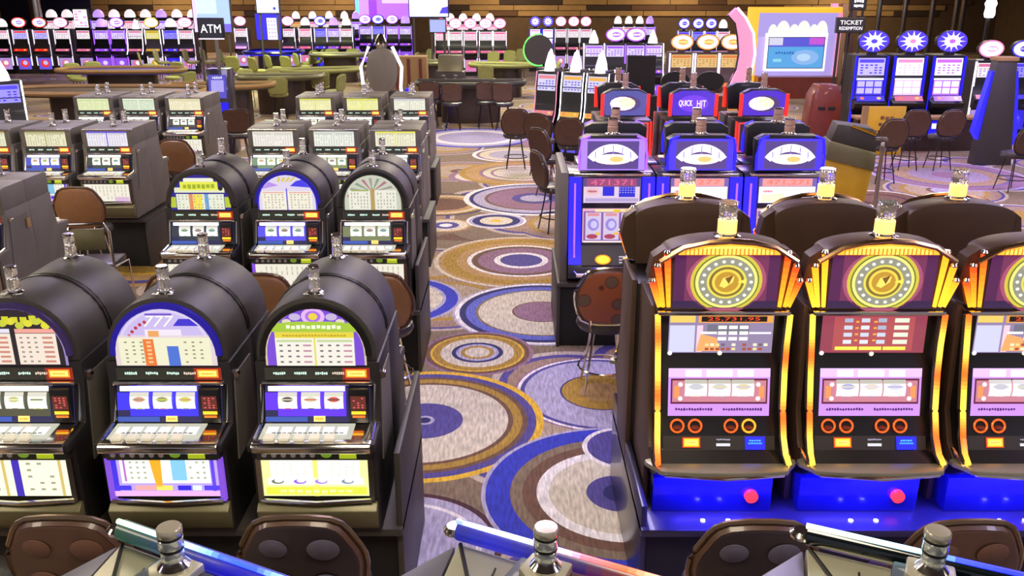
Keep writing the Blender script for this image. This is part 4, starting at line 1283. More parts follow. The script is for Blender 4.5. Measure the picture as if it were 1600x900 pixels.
# ================================================================ background machines
_far = {}
def far_slot(kind, c, label, group, px, Y, rz=0.0, py=90, x=None, depth=.5, sc=1.0):
    """kind: dome, disc, burst, curve, tower. c: (body mat, screen, screen2, topper, accent)"""
    x = xat(px, py, Y) if x is None else x
    key = (kind, c)
    if key in _far:
        return dup(_far[key], (x, Y, 0), rz, label, group, sc if isinstance(sc, tuple) else (sc, sc, sc))
    t = thing('slot_machine', label, 'slot machine', (x, Y, 0), rz, group)
    t.scale = sc if isinstance(sc, tuple) else (sc, sc, sc)
    _far[key] = t
    body, s1, s2, tp, ac = c
    if kind == 'burst':
        prof = [(.02, 1.62), (.0, .86), (-.2, .80), (-.18, .72), (.0, .62), (.0, 0), (.5, 0), (.5, 1.62)]
    elif kind == 'curve':
        prof = [(.10, 1.62), (.02, 1.35), (.0, 1.1), (-.06, .85), (-.2, .72), (-.05, .5), (-.05, 0), (.5, 0), (.5, 1.62)]
    else:
        prof = [(.02, 1.62), (.0, 1.15), (-.06, .95), (-.18, .82), (-.16, .72), (.0, .62), (.0, 0), (.5, 0), (.5, 1.62)]
    MB().prism(prof, 'x', -.29, .29).build('cabinet', body, t, bevel=.006, segs=1)
    up, lo = ((0, .1, .5), (0, .02, .25)) if kind == 'curve' else ((0, .02, .47), (0, .02, .76) if kind == 'burst' else (0, .06, .2))
    p = Print((0, .035 if kind == 'curve' else .004, 1.42), (1, 0, 0), up)
    p.rect(-.24, .24, -.15, .15, s1); p.rect(-.22, .22, .07, .13, ac, 1); p.grid(-.21, .21, -.13, .05, 5, 4, s2, 1, .6, .5, .2)
    p.build('pay_screen', 'lit_bright' if kind == 'burst' else 'lit', t)
    p = Print((0, .0 if kind == 'curve' else -.012, 1.06), (1, 0, 0), lo)
    p.rect(-.24, .24, -.14, .16, s2); p.grid(-.23, .23, -.12, .12, 3, 2, s1, 1, .85, .8); p.rect(-.24, .24, .13, .16, 'ffffff', 1)
    p.build('play_screen', 'lit_bright' if kind == 'burst' else 'lit', t)
    p = Print((0, -.13, .88), (1, 0, 0), (0, .12, .13))
    p.rect(-.25, .25, -.06, .05, ac); p.disc(.15, 0, .04, .03, 'ffd060', 1, 10); p.disc(-.15, 0, .04, .03, 'ff8060', 1, 10)
    p.build('button_panel', 'lit', t)
    if kind != 'burst':
        p = Print((0, -.055 if kind == 'curve' else -.004, .38)); p.rect(-.24, .24, -.22, .2, s2); p.disc(0, 0, .16, .14, ac, 1, 14); p.disc(.02, .02, .09, .08, s1, 2, 10); p.build('belly_panel', 'lit', t)
    for q in (-1, 1):
        if kind == 'curve':
            MB().tube([(q * .285, .08, 1.62), (q * .285, .0, 1.35), (q * .285, -.02, 1.1), (q * .285, -.09, .85), (q * .285, -.21, .72)], .013, 5).build('side_light', 'pink_led' if ac == 'e88090' else 'white_led', t)
        elif kind in ('disc', 'dome', 'burst'):
            MB().box(*sorted((q * .262, q * .295)), -.02, .02, .3, 1.6).build('side_light', 'blue_glow' if kind == 'burst' else ('violet_led' if tp[0] in 'de' else 'white_soft'), t)
    if kind == 'dome':
        MB().box(-.2, .2, .05, .2, 1.62, 1.70).build('topper_base', body, t)
        MB().lathe([(.2, 0), (.21, .08), (.17, .2), (.09, .28), (.02, .3)], 14, (0, .15, 1.70)).build('topper_dome', 'dome_white' if tp[0] == 'f' else 'dome_violet', t)
    elif kind in ('disc', 'burst'):
        p = Print((0, .02, 1.86))
        if kind == 'disc':
            p.disc(0, 0, .27, .18, ac); p.disc(0, 0, .235, .15, tp, 1); p.disc(.02, .0, .13, .07, s2, 2, 14); p.marks(-.12, .12, -.03, .03, 6, s1, 3)
        else:
            p.disc(0, 0, .27, .185, '3a28c8')
            for k in range(12):
                a = 2 * PI * k / 12
                p.poly([(.1 * math.cos(a - .25), .07 * math.sin(a - .25)), (.24 * math.cos(a), .18 * math.sin(a)), (.1 * math.cos(a + .25), .07 * math.sin(a + .25))], tp, 1 + k % 2)
            p.disc(0, 0, .14, .1, 'f4fff0', 4, 16); p.disc(0, 0, .06, .04, ac, 5, 12)
        p.build('topper_sign', 'lit_bright', t)
        MB().prism([(.28 * math.cos(2 * PI * k / 20), 1.86 + .185 * math.sin(2 * PI * k / 20)) for k in range(20)], 'y', .03, .12).build('topper_back', 'black', t)
        MB().box(-.08, .08, .04, .12, 1.6, 1.72).build('topper_foot', body, t)
    elif kind == 'tower':
        p = Print((0, .01, 2.0)); p.rect(-.25, .25, -.32, .32, tp); p.grid(-.23, .23, -.3, .3, 3, 6, s2, 1, .8, .7, .1, (s1, s2, ac)); p.build('topper_screen', 'lit_bright', t)
        MB().box(-.28, .28, .02, .16, 1.62, 2.35).build('topper', body, t, bevel=.006, segs=1)
    elif kind == 'curve':
        MB().lathe([(.14, 0), (.12, .12), (.03, .34), (.0, .36)], 8, (0, .2, 1.62)).build('topper_cone', 'dome_white', t)
    return t
mat('white_soft', 'ffffff', 0.4, emit='f0e8ff', es=0.9)
mat('dome_white', 'ffffff', 0.3, emit='fff0f0', es=0.8)
mat('dome_violet', 'd0b0ff', 0.3, emit='b890ff', es=1.0)
VI = ('black', 'e8d8ff', '8a50e0', 'e0c8ff', 'a050ff')
WH = ('black', 'fff4f0', 'b090d8', 'fff0e8', 'e070a0')
YE = ('cab_dark', 'e8e070', 'e8d8f0', 'fff4c8', 'd0a020')
BL = ('black', '9a90ff', '2a20e0', 'f4f0ff', '4030ff')
PK = ('black', 'ffe0e8', 'd880b8', 'ffd8f0', 'ff60a0')
RD = ('cab_dark', 'c8c0ff', '7058d8', 'f4e8ff', 'ff3020')
GO = ('cab_brown', 'e8c078', 'c08840', 'f4ecf8', 'e08030')
names = {id(VI): 'violet-lit', id(WH): 'white-lit', id(YE): 'yellow-lit', id(BL): 'blue-lit', id(PK): 'pink-lit', id(RD): 'violet-and-red', id(GO): 'gold-fronted'}
kn = {'dome': 'domed', 'disc': 'round-signed', 'burst': 'starburst-topped', 'curve': 'curved', 'tower': 'tall'}
ordn = ['first', 'second', 'third', 'fourth', 'fifth', 'sixth', 'seventh', 'eighth', 'ninth', 'tenth', 'eleventh', 'twelfth', 'thirteenth', 'fourteenth']
def row(place, group, items, Y, py=70, rz=0.0, sc=1.0, x_=0.0):
    for i, (px, kind, c) in enumerate(items):
        lb = '%s %s slot machine, %s from left, %s' % (names[id(c)], kn[kind], ordn[i], place)
        far_slot(kind, c, lb, group, px, Y, rz, py, sc=sc)
row('back row by the left wall', 'back row slot machines, left', [(4, 'dome', WH), (34, 'disc', RD), (66, 'disc', RD), (99, 'disc', WH), (132, 'tower', WH), (160, 'dome', VI), (186, 'disc', VI), (212, 'curve', WH), (240, 'disc', YE), (268, 'dome', BL), (292, 'disc', WH)], 34.5)
row('farthest row by the left wall', 'farthest slot machines, left', [(80 + 24.5 * i, 'dome', (WH, PK, WH, VI)[i % 4]) for i in range(10)], 40.0, 40, sc=1.1)
row('back row right of the ATM sign', 'back row slot machines, centre', [(378, 'disc', WH), (452, 'disc', WH), (478, 'dome', PK), (502, 'disc', BL), (522, 'dome', VI), (542, 'dome', WH)], 36.0, sc=(.86, 1, 1))
row('farthest row right of the ATM sign', 'farthest slot machines, centre', [(462, 'dome', GO), (488, 'dome', PK), (514, 'dome', WH), (538, 'dome', WH), (556, 'dome', VI)], 41.0, 40, sc=(.85, 1, 1.05))
row('violet back corner', 'violet corner slot machines', [(572, 'disc', VI), (592, 'disc', BL), (614, 'disc', VI), (634, 'dome', VI)], 38.0, sc=(.9, 1, 1))
row('front row right of large light box', 'back row slot machines, right of centre', [(690, 'disc', PK), (712, 'disc', WH), (735, 'disc', PK), (759, 'disc', WH), (781, 'disc', PK)], 33.5, 60, .12, (.84, 1, 1))
row('farthest row right of large light box', 'farthest slot machines, right of centre', [(704, 'dome', WH), (724, 'dome', PK), (745, 'dome', WH), (766, 'dome', PK)], 38.5, 40, .1, (.9, 1, 1.04))
row('dark row behind the wheel', 'rosette-topped slot machines', [(836, 'burst', WH), (856, 'burst', WH), (876, 'disc', WH), (896, 'disc', WH), (915, 'disc', WH)], 35.5, 60, sc=(.76, 1, 1))
row('bank behind the curved trio', 'violet bank slot machines', [(929, 'curve', VI), (962, 'disc', VI), (994, 'disc', VI), (1022, 'curve', VI)], 25.5, 60)
row('row above the violet bank', 'domed slot machines over the violet bank', [(966, 'dome', WH), (983, 'dome', WH), (1000, 'dome', WH), (1016, 'dome', VI)], 37.5, 40, sc=(.75, 1, 1))
row('bank left of the pink arch', 'gold-fronted slot machines', [(1065, 'disc', GO), (1105, 'disc', GO), (1143, 'disc', GO)], 22.0, 90)
row('row above the gold machines', 'blue row slot machines', [(1068, 'disc', BL), (1090, 'disc', BL), (1110, 'disc', BL), (1130, 'dome', WH)], 33.5, 60, sc=(.75, 1, 1))
row('trio behind the yellow board', 'flower-topped slot machines', [(1361, 'burst', BL), (1421, 'burst', WH), (1482, 'burst', VI)], 18.3, 110, sc=1.12)
row('beside the blue wedge', 'slot machines by the blue end wedge', [(1548, 'disc', WH), (1600, 'disc', BL)], 19.5, 90)
row('turned away left of the arch', 'slot machines turned away', [(1000, 'tower', VI), (1054, 'disc', VI), (1108, 'disc', GO)], 15.4, 120, PI, .86)
far_slot('curve', BL, 'blue-white curved slot machine at the upper left edge', 'curved slot machines', 6, 15.0, .5, 150)
for i, (px, c) in enumerate(((853, PK), (893, BL), (932, VI))):
    far_slot('curve', (c[0], 'd8d4f0', '5a50e0', c[3], 'e88090' if i == 0 else 'f0b040'), 'curved slot machine with glowing edges and white cone, %s of the trio' % ('left', 'middle', 'right')[i], 'curved slot machines', px, 16.9 - .25 * i, -.42, 150, sc=(.74, .8, 1))
    far_slot('curve', (c[0], 'd8d4f0', '5a50e0', c[3], 'e88090' if i == 0 else 'f0b040'), 'dark back of the slot machine behind the %s curved one' % ('left', 'middle', 'right')[i], 'curved slot machines', px + 12, 17.9 - .25 * i, PI - .42, 150, sc=(.74, .8, 1))
# flower trio shares a blue housing
t = thing('machine_stand', 'blue-lit counter under the flower-topped trio', 'counter', (xat(1421, 200, 18.2), 18.1, 0))
MB().box(-1.25, 1.25, -.4, -.12, 0, .62).build('plinth', 'wood_dark', t)
MB().box(-1.3, 1.3, -.45, -.1, .62, .68).build('shelf', 'strip_tan', t, bevel=.01)
for x in (-.45, .3):
    MB().box(x - .14, x + .14, -.43, -.4, .3, .6).build('panel', 'blue_glow', t)
    MB().box(x - .1, x + .1, -.45, -.43, .45, .55).build('lamp', 'white_soft', t)

# ================================================================ signs and kiosks
t = thing('atm_kiosk', 'blue-lit cash machine kiosk with black ATM sign on a pole', 'kiosk', (xat(340, 150, 17.3), 17.3, 0))
MB().prism([(0, 0), (.0, .95), (.12, 1.62), (.5, 1.62), (.5, 0)], 'x', -.22, .20).build('cabinet', 'cab_blueblack', t, bevel=.01)
MB().box(.02, .19, -.02, .01, .55, 1.0).build('side_light', 'blue_glow', t)
MB().box(-.19, -.02, -.02, .01, .15, .9).build('front_panel', 'rim_blue', t)
p = Print((0, .05, 1.3), (1, 0, 0), (0, .12, .67)); p.rect(-.17, .17, -.22, .22, '4a40c0'); p.rect(-.12, .12, -.1, .12, 'a8a0f0', 1); p.marks(-.1, .1, .14, .19, 5, 'e0e0ff', 1); p.build('screen', 'lit', t)
MB().box(.02, .07, .1, .15, 1.6, 2.2).build('pole', 'steel', t)
sg = MB().box(-.27, .22, .08, .16, 2.18, 2.56).build('sign_board', 'black', t, bevel=.008)
p = Print((-.025, .078, 2.37)); p.rect(-.22, .22, -.17, .17, '12121c'); p.text('ATM', 0, -.005, .38, .15, 'ffffff', 1); p.rect(-.24, .24, -.2, -.18, 'e0dcf0', 1); p.build('sign_face', 'lit_bright', sg)

def board(name, label, px0, px1, py0, py1, Y, face, frame='cab_dark', post=True, extra=None):
    x0, x1 = xat(px0, py1, Y), xat(px1, py1, Y)
    z1, z0 = zat(py0, Y), zat(py1, Y)
    t = thing(name, label, 'sign', ((x0 + x1) / 2, Y, 0))
    hw, hz_ = (x1 - x0) / 2, (z1 - z0) / 2
    MB().box(-hw - .03, hw + .03, 0, .15, z0 - .03, z1 + .03).build('frame', frame, t, bevel=.01)
    p = Print((0, -.004, (z0 + z1) / 2)); p.rect(-hw, hw, -hz_, hz_, face)
    if extra:
        extra(p, hw, hz_)
    p.build('sign_face', 'lit_bright', t)
    if post:
        for q in (-1, 1):
            MB().box(q * hw * .8 - .03, q * hw * .8 + .03, .04, .1, 0, z0 - .03).build('post', 'cab_dark', t)
    return t
board('light_box', 'pale blue light box behind the ATM sign', 305, 362, -14, 50, 31.0, '8aa0f0', extra=lambda p, a, b: (p.rect(-a, a, -b, -b * .6, '5a48e0', 1), p.rect(-a * .8, a * .3, -b * .1, b * .8, 'a8c4f8', 1), p.rect(-a, -a * .8, -b, b, 'd0a8f0', 2)))
board('light_box', 'pale lilac light box right of the ATM sign', 402, 436, -14, 20, 31.0, 'c0c8f8', extra=lambda p, a, b: p.disc(a * .6, -b * .6, .05, .05, '20209a', 1, 10))
board('light_box', 'large pale lilac light box over the centre aisle', 640, 700, -14, 26, 32.0, 'c4c8fa', frame='door_blue', extra=lambda p, a, b: p.poly([(a * .55, -b * .75), (a, -b * .75), (a, -b * .2), (a * .7, -b * .3)], '3a30c0', 1))
board('light_box', 'small grey-blue screen below the large light box', 672, 696, 31, 50, 31.5, '8088c8', post=True)
board('wall_screen', 'violet glowing wall panel in the back corner', 556, 640, -20, 30, 44.5, '9a58e0', post=True, extra=lambda p, a, b: (p.rect(-a, -a * .5, -b, b, 'a878e8', 1), p.rect(-a * .5, -a * .2, -b, b * .2, '8028f0', 1), p.rect(0, a, b * .0, b, 'c8a0e8', 1), p.rect(-a * .98, -a * .86, -b, b, '58d8e0', 2)))
board('light_box', 'blue glowing panel over the blue game table', 402, 440, 22, 62, 35.0, '2a20f0', post=True, extra=lambda p, a, b: (p.rect(-a * .1, a * .7, -b, b * .7, 'd8d0ff', 1), p.grid(-a * .05, a * .65, -b * .9, b * .6, 3, 5, '9a90f0', 2, .6, .5)))
# redemption kiosk: gold-framed lilac front with a blue screen
Yk = 27.0
kx = xat(1240, 60, Yk)
K = thing('redemption_kiosk', 'gold-framed lilac kiosk wall with white-framed blue screen', 'kiosk', (kx, Yk, 0))
kl, kr = xat(1183, 60, Yk) - kx, xat(1306, 60, Yk) - kx
zt = zat(20, Yk)
MB().box(kl, kr, .0, 1.2, 0, zt).build('front_wall', 'kiosk_lilac', K)
MB().box(kl - .32, kl, -.05, .1, .2, zt + .16).build('gold_frame', 'gold_led', K, bevel=.02)
MB().box(kl, kr + .1, -.05, .1, zt, zt + .16).build('gold_frame', 'gold_led', K, bevel=.02)
MB().box(kr, kr + .12, -.03, .1, .3, zt).build('side_trim', 'pink_led', K)
p = Print(((kl + kr) / 2, -.006, 1.0 + zt / 2)); hw = (kr - kl) / 2
p = Print(((kl + kr) / 2, -.006, (zt + zat(57, Yk)) / 2)); b = (zt - zat(57, Yk)) / 2
p.rect(-hw, hw, -b, b, 'b0a0e8')
for k, (x, r) in enumerate(((-.62, .2), (-.36, .3), (-.08, .22), (.16, .3), (.42, .2), (.62, .26))):
    p.disc(x * hw, -b * .75, r * .7, b * (1.1 if k % 2 else .8), 'fffaf4', 1, 14, 0, 180)
p.rect(-hw * .8, hw * .8, -b, -b * .7, 'fffaf4', 2)
p.build('header_sign', 'lit', K)
x0, x1, z1, z0 = xat(1196, 60, Yk) - kx, xat(1292, 60, Yk) - kx, zat(53, Yk), zat(111, Yk)
MB().box(x0, x1, -.09, -.01, z0, z1).build('screen_frame', 'white_soft', K, bevel=.02)
p = Print(((x0 + x1) / 2, -.095, (z0 + z1) / 2)); a, b = (x1 - x0) / 2 - .09, (z1 - z0) / 2 - .1
p.rect(-a - .02, a + .02, -b - .02, b + .02, '201a40'); p.rect(-a, a, -b, b, '58a8e8', 1); p.rect(-a, a, b * .4, b, '5a58d8', 2); p.rect(a * .45, a, b * .55, b, 'c858d8', 3)
p.rect(-a, -a * .5, b * .5, b, 'd8d8f0', 3); p.disc(a * .35, -b * .3, a * .5, b * .5, '8cb8f0', 3, 18); p.marks(-a * .75, -a * .05, -b * .12, b * .1, 7, '2a70c0', 4); p.rect(-a * .8, -a * .5, -b * .6, -b * .4, '90d8f0', 4)
p.disc(a * .3, -b * .3, a * .25, b * .25, 'b8d8f8', 4, 14)
p.build('screen', 'lit', K)
MB().box(kl, kr, -.5, 0, 0, zat(118, Yk)).build('counter', 'wood_red', K)
def redsign(p, a, b):
    p.text('TICKET', 0, b * .42, a * 1.7, b * .62, 'fff8f4', 1); p.text('REDEMPTION', 0, -b * .45, a * 1.75, b * .5, 'f0e8f0', 1)
board('hanging_sign', 'black TICKET REDEMPTION sign right of the kiosk', 1308, 1349, 29, 50, 25.9, '1a1420', post=True, extra=redsign)
def twobars(p, a, b):
    p.text('CASH', 0, b * .4, a * 1.2, b * .55, 'fff8f4', 1); p.marks(-a * .7, a * .7, -b * .7, -b * .2, 6, 'f0e8f0', 1)
board('hanging_sign', 'small black sign with white letters above the redemption sign', 1330, 1352, -3, 14, 26.35, '1a1420', post=True, extra=lambda p, a, b: (p.marks(-a * .7, a * .7, b * .15, b * .75, 4, 'fff8f4', 1), p.marks(-a * .7, a * .7, -b * .7, -b * .15, 5, 'f0e8f0', 1)))
# pink arched light column
Ya = 16.5
pts = [(1146, 18), (1158, 32), (1166, 55), (1168, 85), (1163, 112), (1150, 138), (1132, 158), (1118, 172)]
wp = [(xat(a, b_, Ya), Ya, zat(b_, Ya)) for a, b_ in pts]
t = thing('arched_light_column', 'pink glowing arched band leaning beside the kiosk', 'light column', (wp[-1][0], Ya, 0))
loc = [Vector((x - wp[-1][0], 0, z)) for x, y, z in wp]
out, inn = [], []
for i, pnt in enumerate(loc):
    a_, b_ = loc[max(0, i - 1)], loc[min(len(loc) - 1, i + 1)]
    d = (b_ - a_).normalized()
    nrm = Vector((d.z, 0, -d.x))
    ww = .13 if 1 < i < 6 else .09
    out.append((pnt + nrm * ww)); inn.append((pnt - nrm * ww))
MB().prism([(v.x, v.z) for v in out] + [(v.x, v.z) for v in reversed(inn)], 'y', 0, .18).build('band', 'pink_led', t, smooth=False)
MB().tube([v + Vector((0, -.02, 0)) for v in inn], .022, 6).build('edge_light', 'pink_edge', t)
MB().tube([v + Vector((0, .09, 0)) for v in out], .03, 6).build('edge_trim', 'cab_dark', t)
MB().box(-.12, .12, 0, .3, 0, loc[-1].z + .05).build('foot', 'cab_dark', t)

# blue-lit end wedge on the right
xw = xat(1563, 180, 16.2)
t = thing('end_wedge', 'tall dark wedge panel with saturated blue light down both sides', 'panel', (xw, 16.2, 0))
MB().prism([(-.34, 0), (.36, 0), (.14, 1.88), (-.20, 1.88)], 'y', 0, .25).build('wedge', 'cab_dark', t, bevel=.01)
MB().prism([(-.41, .6), (-.30, .45), (-.19, 1.68), (-.25, 1.68)], 'y', .05, .2).build('side_light', 'blue_led', t)
MB().prism([(.30, .35), (.42, .4), (.22, 1.68), (.16, 1.68)], 'y', .05, .2).build('side_light', 'blue_led', t)
MB().box(-.22, .16, -.02, .27, 1.86, 1.93).build('cap', 'strip_tan', t, bevel=.01)

# red-brown podium with two dark slots
t = thing('podium', 'red-brown wooden podium with two dark slots', 'podium', (xat(1284, 225, 18.0), 18.0, 0))
MB().prism([(-.37, 0), (.33, 0), (.30, 1.05), (.2, 1.26), (-.18, 1.26), (-.30, 1.05)], 'y', 0, .4).build('body', 'wood_red', t, bevel=.01)
for x in (-.08, .12):
    MB().box(x - .07, x + .07, -.012, .02, .77, .83).build('slot', 'kick', t)
# yellow notice board
t = thing('notice_board', 'yellow notice board with dark lettering, wooden left edge', 'sign', (xat(1378, 235, 17.3), 17.3, 0))
MB().box(-.36, .37, 0, .04, .0, .93).build('board', 'yellow_board', t, bevel=.01)
MB().box(-.47, -.36, -.01, .05, .05, .93).build('side_rail', 'strip_tan', t)
p = Print((0, -.004, .5)); p.marks(-.12, .16, .16, .25, 3, '7a5030'); p.marks(-.14, .18, .06, .12, 4, '6a4830'); p.marks(-.2, .24, -.06, -.02, 8, '7a5030'); p.marks(-.16, .24, -.14, -.09, 6, '6a4030')
p.marks(-.05, .2, -.30, -.26, 5, '7a5030')
p.build('lettering', 'print', t)
# yellow cart with dark lid
t = thing('service_cart', 'yellow service cart with dark stepped lid near the aisle', 'cart', (xat(1318, 318, 12.9), 12.9, 0), -.15)
MB().prism([(-.38, 0), (.28, 0), (.36, .62), (-.42, .80)], 'y', 0, .5).build('body', 'yellow_board', t, bevel=.012)
MB().prism([(-.34, .72), (.36, .56), (.36, .82), (-.30, .98)], 'y', -.05, .5).build('lid', 'cab_olive', t, bevel=.012)
MB().prism([(-.28, .95), (.34, .80), (.44, 1.0), (.30, 1.16), (-.20, 1.22)], 'y', .05, .5).build('bin_top', 'cab_dark', t, bevel=.012)
MB().tube([(.0, .04, 1.2), (.34, .04, 1.08)], .02, 6).build('handle', 'gold', t)
t = thing('post', 'grey metal post with round joint beside the service cart', 'post', (xat(1366, 330, 12.4), 12.4, 0))
MB().lathe([(.12, 0), (.12, .02), (.03, .04), (.026, .9), (.045, .93), (.05, 1.0), (.03, 1.06), (.06, 1.08), (.06, 1.1)], 12).build('pole', 'steel', t)
MB().box(-.12, .04, -.02, .02, 1.08, 1.12).build('arm', 'steel', t)

# ================================================================ gaming tables and their chairs
TABLES = []
def card_table(label, px, py, h=.95, w=1.0, rz=0.0, felt='felt_olive', rail='cab_olive', kind='D', wy=.62):
    x, y = at(px, py, h)
    t = thing('gaming_table', label, 'table', (x, y, 0), rz, 'gaming tables')
    TABLES.append((x, y, w, wy))
    if kind == 'D':
        o = [(-w, wy * .6), (w, wy * .6)] + [(w * math.cos(PI + PI * k / 14 * 1.0) * -1 if False else w * math.cos(-PI * k / 14), wy * math.sin(-PI * k / 14)) for k in range(15)]
    else:
        o = [(w * math.copysign(abs(math.cos(2 * PI * k / 28)) ** .7, math.cos(2 * PI * k / 28)), wy * math.copysign(abs(math.sin(2 * PI * k / 28)) ** .7, math.sin(2 * PI * k / 28))) for k in range(28)]
    MB().prism(o, 'z', h - .09, h - .03).build('table_top', felt, t)
    MB().tube([(a, b, h - .01) for a, b in o], .055, 6, closed=True).build('rail', rail, t)
    MB().prism([(a * .55, b * .5) for a, b in o], 'z', 0, h - .09).build('pedestal', 'wood_dark', t)
    return t
card_table('long oval dice table with pale rail behind the far-left slot bank', 165, 140, 1.0, 2.2, 0, kind='oval', wy=.8, felt='wood_dark', rail='strip_tan')
card_table('oval dice table farther back, left', 190, 108, 1.0, 1.7, 0, kind='oval', wy=.7, felt='table_violet', rail='strip_tan')
card_table('card table beside the blue kiosk', 345, 132, .95, 1.2, .1, rail='strip_tan')
card_table('card table with green-lit chairs, left of the aisle', 438, 118, .95, 1.1, .2, rail='cab_olive')
card_table('card table nearer the aisle with pale green rail', 500, 108, .95, 1.1, .3, rail='fabric_green')
card_table('card table far back, left of the aisle', 530, 84, .95, 1.0, 0, rail='cab_olive')
card_table('blue-lit round game table under the blue panel', 428, 80, .95, 1.0, 0, kind='oval', wy=1.0, felt='blue_glow', rail='door_blue')
card_table('card table behind the dark chairs, centre', 735, 128, .95, 1.3, 0, rail='cab_dark')
card_table('card table in the green-lit area, right of centre', 785, 100, .95, 1.0, -.2, rail='fabric_green')
card_table('card table far back, centre', 668, 96, .95, .9, 0, rail='cab_olive')

gt = 'chairs round the gaming tables'
cg = casino_chair('pale green table chair right behind the blue ATM kiosk', gt, back='leather_tan', pad='fabric_green', rim='fabric_green', shape='square', seat='fabric_green', legs='black', ring=False, top=1.0, lowd=True)
cg.location = (*at(368, 98, .8), 0)
gl = [(300, 82), (322, 80), (352, 78), (392, 122), (412, 128), (436, 132), (462, 128), (405, 100), (430, 96), (455, 98), (478, 118), (500, 122), (525, 116), (462, 88), (485, 84), (508, 92), (520, 78), (540, 74), (552, 92), (540, 118),
      (230, 92), (255, 88), (120, 112), (142, 110), (765, 92), (790, 90), (800, 108), (768, 112), (810, 84), (655, 112), (640, 92), (660, 84), (268, 110), (285, 125)]
def ordinal(n):
    return ordn[n - 1] if n <= 14 else '%dth' % n
def clear(x, y):
    """push a chair out to the rail of any table it would cut into, and face it to the nearest table"""
    best = None
    for tx, ty, tw, th in TABLES:
        dx, dy = x - tx, y - ty
        q = math.hypot(dx / (tw + .42), dy / (th + .42))
        if q < 1:
            q = max(q, .05)
            x, y = tx + dx / q, ty + dy / q
        d = math.hypot(x - tx, y - ty)
        if best is None or d < best[0]:
            best = (d, tx, ty)
    return x, y, math.atan2(best[2] - y, best[1] - x) - PI / 2
PLACED = []
def settle(x, y):
    if y > 32.5:
        x, y = x * 32.5 / y, 32.5
    for _ in range(12):
        x, y, rz = clear(x, y)
        hit = False
        for a, b in PLACED:
            d = math.hypot(x - a, y - b)
            if d < .58:
                k = .6 / max(d, .05)
                x, y = a + (x - a) * k + .02, b + (y - b) * k
                hit = True
        if not hit:
            break
    x, y, rz = clear(x, y)
    PLACED.append((x, y))
    return x, y, rz
x, y, rz = settle(*at(368, 98, .8))
cg.location, cg.rotation_euler = (x, y, 0), (0, 0, rz)
nl = nr = 0
for px, py in sorted(gl):
    x, y, rz = settle(*at(px, py, .8))
    if px < 600:
        nl += 1
        dup(cg, (x, y, 0), rz, 'pale green table chair left of the aisle, %s from the left' % ordinal(nl), gt)
    else:
        nr += 1
        dup(cg, (x, y, 0), rz, 'pale green table chair right of the aisle, %s from the left' % ordinal(nr), gt)
cd = casino_chair('dark brown table chair, first of the row facing the centre card table', gt, back='leather_brown', pad='leather_brown', rim='leather_dark', shape='square', seat='leather_dark', legs='black', ring=False, top=1.05, lowd=True)
cd.location = (*at(672, 143, .82), 0)
PLACED.append(tuple(at(672, 143, .82)))
for i, (px, py, rz, lb) in enumerate(((707, 146, 0, 'dark brown table chair, second of the row facing the centre card table'), (758, 144, .1, 'dark brown table chair, third of the row facing the centre card table'), (787, 146, -.1, 'dark brown table chair, fourth of the row facing the centre card table'),
        (345, 118, .3, 'dark brown chair beside the blue kiosk'), (372, 190, .2, 'dark brown chair behind the far-left third bank'))):
    dup(cd, (*at(px, py, .82), 0), rz, lb, gt)
gs = 'stools at the slot machines'
sd = casino_chair('dark violet chair at the left curved machine', gs, back='leather_dark', pad='leather_brown', rim='leather_dark', shape='hex', seat='leather_dark', legs='black', ring=True, top=1.08, lowd=True)
sd.location = (*at(806, 188, .85), 0)
for px, py, h, rz, lb in ((848, 196, .85, -.4, 'dark chair at the middle curved machine'), (893, 203, .85, -.2, 'violet-brown chair at the right curved machine'), (862, 222, .85, -.9, 'dark chair turned sideways by the blue-lit bank, left of it'), (868, 262, .85, -1.2, 'dark chair nearest the left end of the blue-lit bank'),
        (1422, 190, .85, 0, 'brown stool at the middle flower-topped machine'), (1475, 190, .85, .1, 'brown stool at the right flower-topped machine'), (1592, 215, .85, .2, 'brown stool at the right edge of the picture'), (1385, 205, .85, .1, 'dark stool behind the yellow notice board')):
    dup(sd, (*at(px, py, h), 0), rz, lb, gs)
# pale grey-backed curved cabinet with white edges in the centre aisle
x, y = at(596, 150, 0)
t = thing('curved_game_cabinet', 'grey-backed curved game cabinet with white lit edges and blue side lights', 'game cabinet', (x, 20.5, 0))
sx = xat(596, 110, 20.5)
t.location.x = sx
shield = smooth_outline([(-.22, 1.75), (.22, 1.75), (.34, 1.35), (.26, .95), (0, .8), (-.26, .95), (-.34, 1.35)], 3)
MB().prism(shield, 'y', 0, .25).build('screen_back', 'cab_grey', t, bevel=.02)
MB().prism([(-.45, 0), (.45, 0), (.38, .85), (-.38, .85)], 'y', .1, .6).build('base', 'wood_dark', t, bevel=.01)
for q in (-1, 1):
    MB().tube([(q * .26, .0, 1.85), (q * .46, .0, 1.4), (q * .42, .0, .95), (q * .52, .0, .25)], .04, 6).build('edge_light', 'white_soft', t)
MB().box(.5, .68, .1, .5, .1, .9).build('side_light', 'blue_glow', t)
MB().lathe([(.1, 0), (.16, .12), (.08, .3), (.02, .34)], 10, (0, .15, 1.78)).build('topper', 'chrome', t)
